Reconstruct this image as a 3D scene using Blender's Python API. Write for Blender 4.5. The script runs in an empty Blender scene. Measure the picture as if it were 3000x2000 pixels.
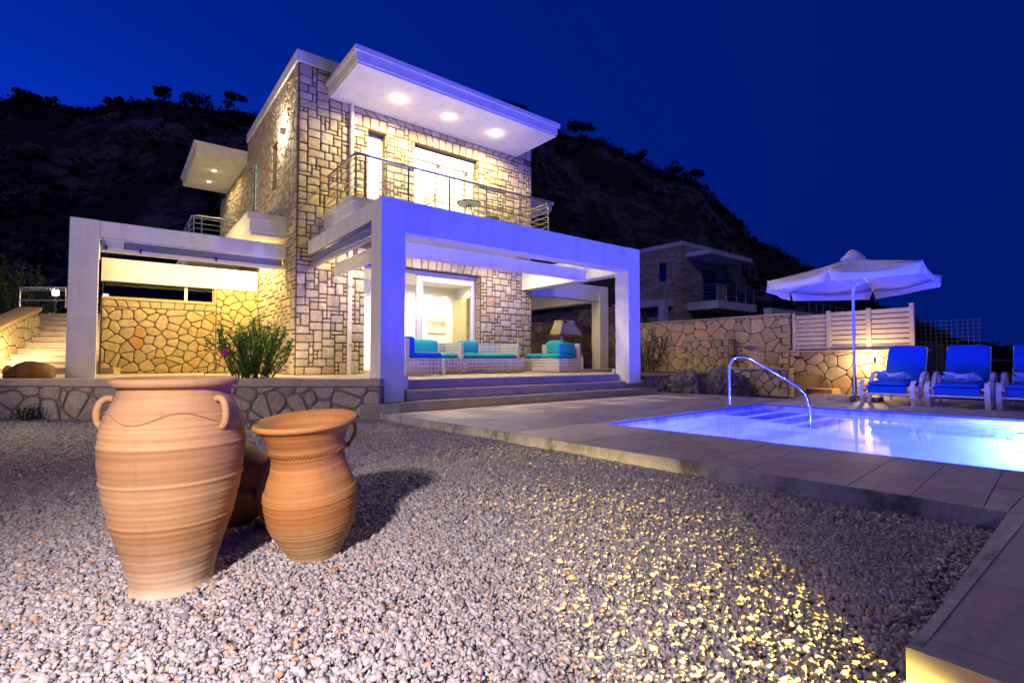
import bpy, math, random
import numpy as np
from mathutils import Matrix, Vector, noise

SC = bpy.context.scene
COL = SC.collection
RAD = math.radians
rng = random.Random(7)
nrg = np.random.default_rng(7)

# ------------------------------------------------------------------ camera
cam = bpy.data.cameras.new('camera')
cam_o = bpy.data.objects.new('camera', cam)
COL.objects.link(cam_o)
SC.camera = cam_o
cam.sensor_width = 36.0
cam.lens = 17.77
cam.clip_start = 0.05
cam.clip_end = 4000
AZ = 51.848
cam_o.location = (0, 0, 0.87)
cam_o.rotation_euler = (RAD(92.05), 0, RAD(AZ - 90))

# ------------------------------------------------------------------ dusk sky
world = bpy.data.worlds.new('World')
SC.world = world
world.use_nodes = True
wn = world.node_tree
bg = wn.nodes['Background']
sky = wn.nodes.new('ShaderNodeTexSky')
sky.sky_type = 'NISHITA'
sky.sun_disc = False
sky.sun_elevation = RAD(-6)
sky.sun_rotation = RAD(-25)
sky.ozone_density = 6
sky.dust_density = 0.5
sep = wn.nodes.new('ShaderNodeSeparateColor')
wn.links.new(sky.outputs[0], sep.inputs[0])
mul = wn.nodes.new('ShaderNodeMath'); mul.operation = 'MULTIPLY_ADD'
wn.links.new(sep.outputs[2], mul.inputs[0])
mul.inputs[1].default_value = 36.0
mul.inputs[2].default_value = 0.145
tint = wn.nodes.new('ShaderNodeVectorMath'); tint.operation = 'SCALE'
tint.inputs[0].default_value = (0.001, 0.060, 1.0)
wn.links.new(mul.outputs[0], tint.inputs['Scale'])
wn.links.new(tint.outputs[0], bg.inputs[0])
bg.inputs[1].default_value = 1.0

vs = SC.view_settings
vs.view_transform = 'Standard'
vs.look = 'None'
vs.exposure = 0.0
vs.gamma = 1.0
vs.use_curve_mapping = False
SC.render.engine = 'CYCLES'
cy = SC.cycles
cy.use_denoising = True
try:
    cy.denoiser = 'OPENIMAGEDENOISE'
except Exception:
    pass
cy.sample_clamp_indirect = 6.0
cy.max_bounces = 8
cy.diffuse_bounces = 3
cy.glossy_bounces = 3
cy.transmission_bounces = 6
cy.transparent_max_bounces = 10
cy.caustics_reflective = False
cy.caustics_refractive = True
cy.blur_glossy = 1.0

WARM = (1.0, 0.72, 0.36)
YEL = (1.0, 0.72, 0.13)
NEUT = (1.0, 0.87, 0.90)
POOLC = (0.065, 0.06, 1.0)


def point_light(name, loc, watt, color, r=0.05, parent=None):
    l = bpy.data.lights.new(name, 'POINT')
    l.energy = watt; l.color = color; l.shadow_soft_size = r
    o = bpy.data.objects.new(name, l)
    o.location = loc
    COL.objects.link(o)
    return o


def spot_light(name, loc, aim, watt, color, deg, blend=0.3, r=0.05):
    l = bpy.data.lights.new(name, 'SPOT')
    l.energy = watt; l.color = color; l.shadow_soft_size = r
    l.spot_size = RAD(deg); l.spot_blend = blend
    o = bpy.data.objects.new(name, l)
    o.location = loc
    o.rotation_euler = (Vector(aim) - Vector(loc)).to_track_quat('-Z', 'Y').to_euler()
    COL.objects.link(o)
    return o


# unseen lamps behind and beside the photographer
spot_light('garden_floodlight', (-1.1, 0.30, 1.85), (0.15, 1.85, -0.1), 980, NEUT, 82, 1.0, 0.09)
spot_light('path_light', (0.80, -0.50, 0.028), (0.80 + 0.50, -0.50 + 0.80, 0.028 - 0.55), 4200, YEL, 68, 0.6, 0.035)
spot_light('facade_fill', (-6.0, 7.4, 1.6), (3.4, 9.8, 3.2), 1000, (1.0, 0.80, 0.66), 80, 0.8, 0.1)  # fill added out of view to light the left-facing faces

moon = bpy.data.lights.new('moon', 'SUN')  # weak sun lamp added as fill, lifts the dark hillside
moon.energy = 0.20; moon.angle = RAD(0.5); moon.color = (1.0, 0.78, 0.82)
hill_fill_o = bpy.data.objects.new('moon', moon)
hill_fill_o.rotation_euler = (Vector((0.75, 0.55, -0.42))).to_track_quat('-Z', 'Y').to_euler()
COL.objects.link(hill_fill_o)

FW = (math.cos(RAD(AZ)), math.sin(RAD(AZ)))
RT = (math.sin(RAD(AZ)), -math.cos(RAD(AZ)))


def CA(d, l, z=0.0):
    """ground point d metres out and l metres to the right along the plot's boundary direction"""
    return (FW[0] * d + RT[0] * l, FW[1] * d + RT[1] * l, z)


ZD, ZG, T = 0.03, -0.09, 0.52


# ------------------------------------------------------------------ materials
class NT:
    def __init__(s, name, rough=0.7, metal=0.0, spec=0.3):
        s.m = bpy.data.materials.new(name)
        s.m.use_nodes = True
        s.t = s.m.node_tree
        s.b = s.t.nodes['Principled BSDF']
        s.b.inputs['Roughness'].default_value = rough
        s.b.inputs['Metallic'].default_value = metal
        s.b.inputs['Specular IOR Level'].default_value = spec
        s.out = s.t.nodes['Material Output']

    def n(s, typ, **kw):
        nd = s.t.nodes.new(typ)
        for k, v in kw.items():
            setattr(nd, k, v)
        return nd

    def l(s, a, b):
        s.t.links.new(a, b)

    def coord(s, scale=(1, 1, 1)):
        tc = s.n('ShaderNodeTexCoord')
        mp = s.n('ShaderNodeMapping')
        mp.inputs['Scale'].default_value = scale
        s.l(tc.outputs['Object'], mp.inputs[0])
        return mp.outputs[0]

    def noise(s, scale=5, detail=4, vec=None, rough=0.6, dist=0):
        t = s.n('ShaderNodeTexNoise')
        t.inputs['Scale'].default_value = scale
        t.inputs['Detail'].default_value = detail
        t.inputs['Roughness'].default_value = rough
        t.inputs['Distortion'].default_value = dist
        s.l(vec if vec is not None else s.coord(), t.inputs['Vector'])
        return t.outputs[0]

    def ramp(s, fac, stops, interp='LINEAR'):
        r = s.n('ShaderNodeValToRGB')
        e = r.color_ramp
        e.interpolation = interp
        while len(e.elements) < len(stops):
            e.elements.new(0.5)
        for q, (p, c) in zip(e.elements, stops):
            q.position = p
            q.color = (*c, 1)
        s.l(fac, r.inputs[0])
        return r.outputs[0]

    def mix(s, fac, a, b, blend='MIX'):
        m = s.n('ShaderNodeMix', data_type='RGBA', blend_type=blend)
        for sock, v in ((m.inputs[0], fac), (m.inputs[6], a), (m.inputs[7], b)):
            if hasattr(v, 'is_linked') or hasattr(v, 'links'):
                s.l(v, sock)
            elif isinstance(v, (int, float)):
                sock.default_value = v
            else:
                sock.default_value = (*v, 1)
        return m.outputs[2]

    def rand(s):
        oi = s.n('ShaderNodeObjectInfo')
        ge = s.n('ShaderNodeNewGeometry')
        ad = s.n('ShaderNodeMath', operation='ADD')
        s.l(oi.outputs['Random'], ad.inputs[0])
        s.l(ge.outputs['Random Per Island'], ad.inputs[1])
        fr = s.n('ShaderNodeMath', operation='FRACT')
        s.l(ad.outputs[0], fr.inputs[0])
        return fr.outputs[0]

    def col(s, c):
        if hasattr(c, 'links'):
            s.l(c, s.b.inputs['Base Color'])
        else:
            s.b.inputs['Base Color'].default_value = (*c, 1)
        return s

    def bump(s, h, strength=0.3, dist=0.01):
        b = s.n('ShaderNodeBump')
        b.inputs['Strength'].default_value = strength
        b.inputs['Distance'].default_value = dist
        s.l(h, b.inputs['Height'])
        s.l(b.outputs[0], s.b.inputs['Normal'])
        return s


def plain(name, c, rough=0.6, metal=0.0, var=0.12, scale=4, bump=0.1, bscale=60, spec=0.3):
    m = NT(name, rough, metal, spec)
    v = m.noise(scale, 4)
    m.col(m.ramp(v, [(0.25, tuple(x * (1 - var) for x in c)), (0.75, tuple(min(1, x * (1 + var)) for x in c))]))
    if bump:
        m.bump(m.noise(bscale, 3), bump, 0.004)
    return m.m


def stone_mat(name, stops, pit=0.5, scale=55):
    m = NT(name, 0.88)
    base = m.ramp(m.rand(), stops)
    n1 = m.noise(scale, 5, rough=0.75)
    n2 = m.noise(9, 3)
    sh = m.ramp(n1, [(0.3, (0.62, 0.58, 0.52)), (0.62, (1.08, 1.06, 1.04))])
    sh2 = m.ramp(n2, [(0.3, (0.8, 0.79, 0.78)), (0.7, (1.1, 1.1, 1.08))])
    c = m.mix(1.0, base, sh, 'MULTIPLY')
    c = m.mix(1.0, c, sh2, 'MULTIPLY')
    m.col(c)
    m.bump(n1, pit, 0.02)
    return m.m


M = {}
M['stucco'] = plain('white_stucco', (0.73, 0.73, 0.73), 0.75, var=0.09, scale=1.3, bump=0.12, bscale=90)
def stucco_mat():
    m = NT('white_stucco', 0.75)
    n1 = m.noise(1.2, 5, None, 0.65)
    st = m.noise(5, 5, m.coord((1, 1, 0.13)), 0.7)
    c = m.ramp(n1, [(0.3, (0.66, 0.655, 0.65)), (0.7, (0.77, 0.77, 0.77))])
    c = m.mix(1.0, c, m.ramp(st, [(0.30, (0.84, 0.83, 0.82)), (0.5, (1.0, 1.0, 1.0))]), 'MULTIPLY')
    m.col(c)
    m.bump(m.noise(70, 5), 0.25, 0.004)
    return m.m


M['stucco'] = stucco_mat()
M['white_in'] = plain('white_interior_paint', (0.8, 0.79, 0.76), 0.7, var=0.02, bump=0)
M['alu'] = plain('white_aluminium', (0.72, 0.72, 0.74), 0.35, var=0.03, bump=0)
M['ashlar'] = stone_mat('ashlar_stone', [(0.0, (0.44, 0.37, 0.26)), (0.35, (0.54, 0.47, 0.34)), (0.7, (0.60, 0.53, 0.41)), (0.9, (0.47, 0.39, 0.31)), (1.0, (0.50, 0.34, 0.20))], 0.75, 42)
M['rubble'] = stone_mat('rubble_stone', [(0.0, (0.42, 0.33, 0.18)), (0.4, (0.52, 0.43, 0.26)), (0.75, (0.46, 0.36, 0.20)), (0.92, (0.56, 0.45, 0.25)), (1.0, (0.50, 0.28, 0.09))], 0.4, 38)
M['field'] = stone_mat('field_stone', [(0.0, (0.34, 0.29, 0.26)), (0.35, (0.48, 0.42, 0.38)), (0.75, (0.56, 0.50, 0.46)), (0.93, (0.42, 0.34, 0.30)), (1.0, (0.56, 0.30, 0.16))], 0.6, 26)
M['garden_stone'] = stone_mat('garden_wall_stone', [(0.0, (0.36, 0.28, 0.19)), (0.4, (0.50, 0.40, 0.28)), (0.8, (0.57, 0.47, 0.35)), (1.0, (0.60, 0.38, 0.23))], 0.5, 30)
M['mortar'] = plain('dark_mortar', (0.13, 0.10, 0.062), 0.95, var=0.3, scale=14, bump=0.4, bscale=50)
M['mortar_grey'] = plain('grey_mortar', (0.20, 0.17, 0.15), 0.95, var=0.3, scale=12, bump=0.5, bscale=40)
M['cap'] = plain('sandstone_cap', (0.46, 0.35, 0.29), 0.8, var=0.2, scale=7, bump=0.3, bscale=60)
M['sill'] = plain('ochre_sill', (0.52, 0.33, 0.14), 0.7, var=0.12, scale=9, bump=0.2)
M['pipe'] = plain('cream_pipe', (0.62, 0.58, 0.54), 0.4, var=0.03, bump=0)
M['steel'] = plain('brushed_steel', (0.55, 0.55, 0.57), 0.28, 1.0, var=0.05, bump=0)
M['rail'] = plain('bronze_rail', (0.30, 0.27, 0.24), 0.38, 0.85, var=0.05, bump=0)
M['chrome'] = plain('polished_steel', (0.75, 0.75, 0.78), 0.12, 1.0, var=0.02, bump=0)
M['iron'] = plain('black_iron', (0.03, 0.03, 0.03), 0.5, 0.3, bump=0)
M['mesh'] = plain('grey_blind_mesh', (0.20, 0.22, 0.30), 0.6, var=0.25, scale=30, bump=0.3, bscale=150)
M['dark'] = plain('dark_recess', (0.03, 0.03, 0.035), 0.8, bump=0)
M['wood'] = plain('varnished_wood', (0.40, 0.20, 0.07), 0.5, var=0.3, scale=12, bump=0.2)
M['wicker'] = plain('white_woven_resin', (0.66, 0.62, 0.60), 0.6, var=0.08, scale=40, bump=0.4, bscale=200)
M['teal'] = plain('turquoise_cushion', (0.015, 0.33, 0.40), 0.85, var=0.1, scale=6, bump=0.25, bscale=14)
M['bluefab'] = plain('blue_cushion', (0.006, 0.10, 0.62), 0.85, var=0.08, scale=6, bump=0.2, bscale=14)
M['towel'] = plain('pale_blue_towel', (0.45, 0.55, 0.75), 0.95, var=0.1, scale=20, bump=0.5, bscale=120)
M['towelblue'] = plain('sky_blue_towel', (0.16, 0.30, 0.60), 0.95, var=0.15, scale=20, bump=0.6, bscale=90)
M['earth'] = plain('bare_soil', (0.11, 0.08, 0.06), 0.95, var=0.4, scale=5, bump=0.8, bscale=25)
M['rock'] = plain('grey_boulder', (0.16, 0.14, 0.14), 0.9, var=0.45, scale=4, bump=0.9, bscale=9)
M['bluetile'] = plain('cobalt_mosaic', (0.02, 0.05, 0.42), 0.3, var=0.3, scale=40, bump=0.2)
M['pooltile'] = plain('pale_pool_plaster', (0.68, 0.74, 0.82), 0.6, var=0.05, scale=2, bump=0)
M['steptile'] = plain('blue_step_mosaic', (0.06, 0.16, 0.42), 0.4, var=0.15, scale=40, bump=0)
M['slatpaint'] = plain('painted_board', (0.52, 0.44, 0.42), 0.6, var=0.12, scale=8, bump=0.25, bscale=40)
M['flower'] = plain('pink_petals', (0.75, 0.06, 0.22), 0.7, bump=0)
M['trunk'] = plain('dark_bark', (0.06, 0.045, 0.03), 0.9, var=0.3, scale=10, bump=0.5)
M['lampshell'] = plain('lamp_housing', (0.4, 0.4, 0.4), 0.4, bump=0)


def leaf_mat(name, a, b):
    m = NT(name, 0.6)
    m.col(m.ramp(m.rand(), [(0, a), (1, b)]))
    tr = m.n('ShaderNodeBsdfTranslucent')
    tr.inputs[0].default_value = (b[0] * 1.3, b[1] * 1.3, b[2], 1)
    mx = m.n('ShaderNodeMixShader'); mx.inputs[0].default_value = 0.35
    m.l(m.b.outputs[0], mx.inputs[1]); m.l(tr.outputs[0], mx.inputs[2]); m.l(mx.outputs[0], m.out.inputs[0])
    return m.m


M['oleander'] = leaf_mat('oleander_leaf', (0.05, 0.15, 0.03), (0.20, 0.38, 0.09))
M['olive'] = leaf_mat('olive_leaf', (0.05, 0.08, 0.03), (0.13, 0.17, 0.07))
M['scrub'] = leaf_mat('dark_scrub', (0.012, 0.016, 0.008), (0.04, 0.042, 0.02))
M['weed'] = leaf_mat('weed_leaf', (0.04, 0.09, 0.02), (0.10, 0.15, 0.04))


def terracotta(name, a, b, light):
    m = NT(name, 0.72)
    co = m.coord((0.6, 0.6, 26))
    bands = m.noise(2.2, 5, co, 0.7)
    blot = m.noise(3.2, 3, m.coord((1, 1, 0.7)), 0.5, 0.6)
    c = m.ramp(bands, [(0.3, a), (0.7, b)])
    c = m.mix(m.ramp(blot, [(0.52, (0, 0, 0)), (0.72, (0.55, 0.55, 0.55))]), c, (0.24, 0.15, 0.10))
    sepz = m.n('ShaderNodeSeparateXYZ')
    m.l(m.coord(), sepz.inputs[0])
    mr = m.n('ShaderNodeMapRange')
    mr.inputs[1].default_value = 0.0; mr.inputs[2].default_value = 0.26
    mr.inputs[3].default_value = 0.75; mr.inputs[4].default_value = 0.0
    m.l(sepz.outputs[2], mr.inputs[0])
    nz = m.noise(6, 3)
    mm = m.n('ShaderNodeMath', operation='MULTIPLY'); m.l(mr.outputs[0], mm.inputs[0]); m.l(nz, mm.inputs[1])
    mm2 = m.n('ShaderNodeMath', operation='MULTIPLY'); mm2.use_clamp = True
    m.l(mm.outputs[0], mm2.inputs[0]); mm2.inputs[1].default_value = 1.9
    c = m.mix(mm2.outputs[0], c, light)
    zr_ = m.n('ShaderNodeMapRange'); zr_.inputs[2].default_value = 0.9
    wob = m.n('ShaderNodeMath', operation='MULTIPLY_ADD'); m.l(m.noise(5, 2), wob.inputs[0]); wob.inputs[1].default_value = 0.012; m.l(sepz.outputs[2], wob.inputs[2])
    m.l(wob.outputs[0], zr_.inputs[0])
    c = m.mix(1.0, c, m.ramp(zr_.outputs[0], [(0, (1.15, 1.2, 1.25)), (.16, (.98, .94, .9)), (.33, (.92, .86, .80)), (.345, (1.06, 1.05, 1.02)), (.53, (1.08, 1.1, 1.12)), (.545, (.84, .78, .74)), (.69, (.90, .84, .80)), (.70, (1.1, 1.1, 1.08)), (1.0, (1.02, 1.0, 1.0))]), 'MULTIPLY')
    drip = m.noise(9, 4, m.coord((1, 1, 0.12)), 0.6)
    c = m.mix(m.ramp(drip, [(0.58, (0, 0, 0)), (0.72, (0.4, 0.4, 0.4))]), c, (0.16, 0.10, 0.07))
    fine = m.noise(130, 3)
    c = m.mix(1.0, c, m.ramp(fine, [(0.3, (0.9, 0.9, 0.9)), (0.7, (1.06, 1.06, 1.06))]), 'MULTIPLY')
    m.col(c)
    m.bump(bands, 0.35, 0.004)
    return m.m


M['terra_big'] = terracotta('terracotta_pinkish', (0.31, 0.155, 0.068), (0.43, 0.24, 0.108), (0.54, 0.40, 0.27))
M['terra_small'] = terracotta('terracotta_orange', (0.31, 0.12, 0.03), (0.42, 0.185, 0.055), (0.52, 0.36, 0.18))


def gravel_mats():
    m = NT('crushed_gravel', 0.85)
    r = m.rand()
    c = m.ramp(r, [(0.0, (0.20, 0.18, 0.19)), (0.25, (0.36, 0.32, 0.33)), (0.5, (0.48, 0.44, 0.44)), (0.7, (0.32, 0.28, 0.26)),
                   (0.88, (0.56, 0.51, 0.47)), (0.955, (0.46, 0.32, 0.22)), (0.985, (0.50, 0.22, 0.10)), (1.0, (0.72, 0.70, 0.70))])
    c = m.mix(1.0, c, m.ramp(m.noise(90, 3), [(0.3, (0.8, 0.8, 0.8)), (0.7, (1.1, 1.1, 1.1))]), 'MULTIPLY')
    m.col(c)
    M['gravel'] = m.m
    g = NT('gravel_bed', 0.95)
    v = g.n('ShaderNodeTexVoronoi'); v.inputs['Scale'].default_value = 42
    g.l(g.coord(), v.inputs['Vector'])
    sc = g.n('ShaderNodeSeparateColor'); g.l(v.outputs['Color'], sc.inputs[0])
    g.col(g.ramp(sc.outputs[0], [(0, (0.10, 0.08, 0.08)), (0.5, (0.22, 0.19, 0.19)), (1, (0.36, 0.32, 0.30))]))
    g.bump(v.outputs['Distance'], 0.9, 0.02)
    M['gravel_bed'] = g.m


gravel_mats()


def tile_mat():
    m = NT('travertine_deck_tile', 0.55, spec=0.4)
    base = m.ramp(m.rand(), [(0, (0.36, 0.30, 0.31)), (1, (0.48, 0.41, 0.42))])
    st = m.noise(3.0, 6, m.coord((1, 3.5, 1)), 0.7, 0.8)
    c = m.mix(1.0, base, m.ramp(st, [(0.3, (0.72, 0.70, 0.68)), (0.7, (1.12, 1.1, 1.08))]), 'MULTIPLY')
    m.col(c); m.bump(st, 0.15, 0.004)
    M['tile'] = m.m
    m = NT('stained_concrete', 0.85)
    st = m.noise(2.6, 7, m.coord((1, 1, 0.5)), 0.72, 0.5)
    fine = m.noise(45, 4)
    c = m.ramp(st, [(0.36, (0.15, 0.15, 0.14)), (0.48, (0.40, 0.38, 0.37)), (0.7, (0.58, 0.56, 0.55))])
    c = m.mix(1.0, c, m.ramp(fine, [(0.3, (0.8, 0.8, 0.8)), (0.7, (1.1, 1.1, 1.1))]), 'MULTIPLY')
    m.col(c); m.bump(fine, 0.5, 0.008)
    M['concrete'] = m.m
    m = NT('limestone_step', 0.7)
    st = m.noise(2.0, 6, m.coord((1, 1, 2.0)), 0.7)
    m.col(m.ramp(st, [(0.3, (0.27, 0.24, 0.23)), (0.7, (0.45, 0.41, 0.39))])); m.bump(m.noise(40, 4), 0.2, 0.005)
    M['step'] = m.m
    m = NT('sandstone_stair', 0.7)
    st = m.noise(4.0, 6, m.coord((1, 1, 6)), 0.7)
    m.col(m.ramp(st, [(0.3, (0.40, 0.30, 0.20)), (0.7, (0.60, 0.50, 0.38))])); m.bump(m.noise(40, 4), 0.2, 0.005)
    M['stair'] = m.m


tile_mat()


def hill_mat():
    m = NT('rocky_hillside', 0.95)
    n1 = m.noise(0.06, 8, m.coord((1, 1, 0.6)), 0.72, 0.4)
    n2 = m.noise(0.35, 6, m.coord((1, 1, 0.35)), 0.75)
    rock = m.ramp(n2, [(0.3, (0.10, 0.085, 0.08)), (0.7, (0.30, 0.25, 0.25))])
    c = m.mix(m.ramp(n1, [(0.48, (0, 0, 0)), (0.58, (1, 1, 1))]), (0.03, 0.03, 0.02), rock)
    m.col(c); m.bump(n2, 1.0, 3.5)
    M['hill'] = m.m


hill_mat()


def canvas_mat():
    m = NT('white_canvas', 0.8)
    m.col((0.78, 0.78, 0.80))
    tr = m.n('ShaderNodeBsdfTranslucent')
    tr.inputs[0].default_value = (0.7, 0.7, 0.74, 1)
    mx = m.n('ShaderNodeMixShader'); mx.inputs[0].default_value = 0.35
    m.l(m.b.outputs[0], mx.inputs[1]); m.l(tr.outputs[0], mx.inputs[2])
    m.l(mx.outputs[0], m.out.inputs[0])
    m.bump(m.noise(7, 3), 0.25, 0.03)
    M['canvas'] = m.m


canvas_mat()


def glass_mat(name, tintc=(0.92, 0.96, 0.97), glossy=1.0):
    m = NT(name)
    tr = m.n('ShaderNodeBsdfTransparent'); tr.inputs[0].default_value = (*tintc, 1)
    gl = m.n('ShaderNodeBsdfGlossy'); gl.inputs['Roughness'].default_value = 0.02
    fr = m.n('ShaderNodeFresnel'); fr.inputs[0].default_value = 1.5
    mx = m.n('ShaderNodeMixShader')
    m.l(fr.outputs[0], mx.inputs[0]); m.l(tr.outputs[0], mx.inputs[1]); m.l(gl.outputs[0], mx.inputs[2])
    m.l(mx.outputs[0], m.out.inputs[0])
    return m.m


M['glass'] = glass_mat('window_glass')
M['darkglass'] = glass_mat('tinted_glass', (0.25, 0.3, 0.32))


def water_mat():
    m = NT('pool_water')
    rf = m.n('ShaderNodeBsdfRefraction'); rf.inputs['IOR'].default_value = 1.33; rf.inputs['Roughness'].default_value = 0.0
    rf.inputs[0].default_value = (0.93, 0.96, 1, 1)
    tr = m.n('ShaderNodeBsdfTransparent'); tr.inputs[0].default_value = (0.93, 0.96, 1, 1)
    gl = m.n('ShaderNodeBsdfGlossy'); gl.inputs['Roughness'].default_value = 0.05
    m1 = m.n('ShaderNodeMixShader'); m1.inputs[0].default_value = 0.22
    m.l(rf.outputs[0], m1.inputs[1]); m.l(tr.outputs[0], m1.inputs[2])
    fr = m.n('ShaderNodeFresnel'); fr.inputs[0].default_value = 1.33
    m2 = m.n('ShaderNodeMixShader')
    m.l(fr.outputs[0], m2.inputs[0]); m.l(m1.outputs[0], m2.inputs[1]); m.l(gl.outputs[0], m2.inputs[2])
    m.l(m2.outputs[0], m.out.inputs[0])
    b = m.n('ShaderNodeBump'); b.inputs['Strength'].default_value = 0.05; b.inputs['Distance'].default_value = 0.02
    m.l(m.noise(2.2, 2), b.inputs['Height'])
    for x in (gl, fr):
        m.l(b.outputs[0], x.inputs['Normal'])
    M['water'] = m.m


water_mat()


def emit_mat(name, c, s):
    m = NT(name)
    e = m.n('ShaderNodeEmission'); e.inputs[0].default_value = (*c, 1); e.inputs[1].default_value = s
    m.l(e.outputs[0], m.out.inputs[0])
    return m.m


M['bulb'] = emit_mat('lamp_glow', (1.0, 0.86, 0.6), 45)
M['bulb_cool'] = emit_mat('lamp_glow_cool', (0.7, 0.9, 1.0), 45)
M['poolbulb'] = emit_mat('pool_lamp_glow', (0.55, 0.75, 1.0), 40)


def painting_mat():
    m = NT('abstract_painting', 0.7)
    co = m.coord((1, 1, 1))
    n1 = m.noise(7, 5, m.coord((1, 1, 0.35)), 0.7, 0.6)
    sx = m.n('ShaderNodeSeparateXYZ'); m.l(co, sx.inputs[0])
    mr = m.n('ShaderNodeMapRange'); mr.inputs[1].default_value = 1.85; mr.inputs[2].default_value = 2.8
    m.l(sx.outputs[2], mr.inputs[0])
    ad = m.n('ShaderNodeMath', operation='MULTIPLY_ADD')
    m.l(n1, ad.inputs[0]); ad.inputs[1].default_value = 0.7; m.l(mr.outputs[0], ad.inputs[2])
    m.col(m.ramp(ad.outputs[0], [(0.42, (0.72, 0.66, 0.56)), (0.6, (0.62, 0.48, 0.34)), (0.68, (0.36, 0.10, 0.04)), (0.74, (0.7, 0.6, 0.5)),
                                 (0.9, (0.30, 0.28, 0.26)), (1.0, (0.72, 0.68, 0.6))]))
    M['painting'] = m.m


painting_mat()


# ------------------------------------------------------------------ mesh helpers
class MB:
    def __init__(s):
        s.v = []; s.f = []

    def add(s, vs_, fs_):
        k = len(s.v)
        s.v += [tuple(p) for p in vs_]
        s.f += [tuple(i + k for i in f) for f in fs_]
        return s

    def box(s, x0, x1, y0, y1, z0, z1, rot=None):
        vs_ = [(x0, y0, z0), (x1, y0, z0), (x1, y1, z0), (x0, y1, z0), (x0, y0, z1), (x1, y0, z1), (x1, y1, z1), (x0, y1, z1)]
        if rot:
            (cx, cy, a) = rot
            ca, sa = math.cos(a), math.sin(a)
            vs_ = [(cx + (x - cx) * ca - (y - cy) * sa, cy + (x - cx) * sa + (y - cy) * ca, z) for x, y, z in vs_]
        return s.add(vs_, [(0, 3, 2, 1), (4, 5, 6, 7), (0, 1, 5, 4), (1, 2, 6, 5), (2, 3, 7, 6), (3, 0, 4, 7)])

    def prism(s, poly, z0, z1):
        n = len(poly)
        a = sum(poly[i][0] * poly[(i + 1) % n][1] - poly[(i + 1) % n][0] * poly[i][1] for i in range(n))
        if a < 0:
            poly = poly[::-1]
        vs_ = [(p[0], p[1], z0) for p in poly] + [(p[0], p[1], z1) for p in poly]
        return s.add(vs_, [tuple(range(n - 1, -1, -1)), tuple(range(n, 2 * n))] + [(i, (i + 1) % n, n + (i + 1) % n, n + i) for i in range(n)])

    def frame_box(s, O, U, V, W, u0, u1, v0, v1, w0, w1):
        """box in a local frame: O origin, U V W unit axes"""
        O, U, V, W = map(Vector, (O, U, V, W))
        vs_ = [O + U * u + V * v + W * w for w in (w0, w1) for (u, v) in ((u0, v0), (u1, v0), (u1, v1), (u0, v1))]
        return s.add(vs_, [(0, 3, 2, 1), (4, 5, 6, 7), (0, 1, 5, 4), (1, 2, 6, 5), (2, 3, 7, 6), (3, 0, 4, 7)])

    def tube(s, pts, r, n=8, cap=True, r1=None):
        pts = [Vector(p) for p in pts]
        m = len(pts)
        up = Vector((0, 0, 1))
        rings = []
        prev = None
        for i, p in enumerate(pts):
            d = (pts[min(i + 1, m - 1)] - pts[max(i - 1, 0)]).normalized()
            if prev is None:
                a = d.cross(up)
                if a.length < 1e-3:
                    a = d.cross(Vector((1, 0, 0)))
            else:
                a = prev - d * prev.dot(d)
            a.normalize(); prev = a
            b = d.cross(a)
            rr = r if r1 is None else r + (r1 - r) * i / (m - 1)
            rings.append([p + (a * math.cos(2 * math.pi * k / n) + b * math.sin(2 * math.pi * k / n)) * rr for k in range(n)])
        vs_ = [q for R in rings for q in R]
        fs_ = [(i * n + k, i * n + (k + 1) % n, (i + 1) * n + (k + 1) % n, (i + 1) * n + k) for i in range(m - 1) for k in range(n)]
        if cap:
            fs_ += [tuple(range(n - 1, -1, -1)), tuple(range((m - 1) * n, m * n))]
        return s.add(vs_, fs_)

    def lathe(s, prof, n=48, c=(0, 0, 0)):
        m = len(prof)
        vs_ = [(c[0] + r * math.cos(2 * math.pi * k / n), c[1] + r * math.sin(2 * math.pi * k / n), c[2] + z) for r, z in prof for k in range(n)]
        fs_ = [(i * n + k, i * n + (k + 1) % n, (i + 1) * n + (k + 1) % n, (i + 1) * n + k) for i in range(m - 1) for k in range(n)]
        return s.add(vs_, fs_)

    def build(s, name, mat, parent=None, smooth=False, bevel=0, auto=None):
        me = bpy.data.meshes.new(name)
        me.from_pydata(s.v, [], s.f)
        me.materials.append(M[mat] if isinstance(mat, str) else mat)
        if smooth:
            me.polygons.foreach_set('use_smooth', [True] * len(me.polygons))
            if auto:
                me.set_sharp_from_angle(angle=RAD(auto))
        me.update()
        o = bpy.data.objects.new(name, me)
        COL.objects.link(o)
        if bevel:
            b = o.modifiers.new('bevel', 'BEVEL'); b.width = bevel; b.segments = 2; b.limit_method = 'ANGLE'
        if parent is not None:
            attach(o, parent)
        return o


def attach(o, parent):
    o.parent = parent
    if parent.parent is None:
        o.matrix_parent_inverse = Matrix.Translation(-Vector(parent.location))


def tag(o, label=None, cat=None, group=None, kind=None):
    if label: o['label'] = label
    if cat: o['category'] = cat
    if group: o['group'] = group
    if kind: o['kind'] = kind
    return o


def thing(name, loc, label, cat, group=None):
    o = bpy.data.objects.new(name, None)
    o.empty_display_size = 0.2
    o.location = loc
    COL.objects.link(o)
    return tag(o, label, cat, group)


def kids(o):
    return [c for c in bpy.data.objects if c.parent == o]


def copy_tree(o, parent=None):
    c = o.copy(); COL.objects.link(c)
    if parent is not None:
        c.parent = parent
    for k in kids(o):
        copy_tree(k, c)
    return c


def box(name, mat, dims, parent=None, bevel=0, rot=None):
    return MB().box(*dims, rot=rot).build(name, mat, parent, bevel=bevel)


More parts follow.
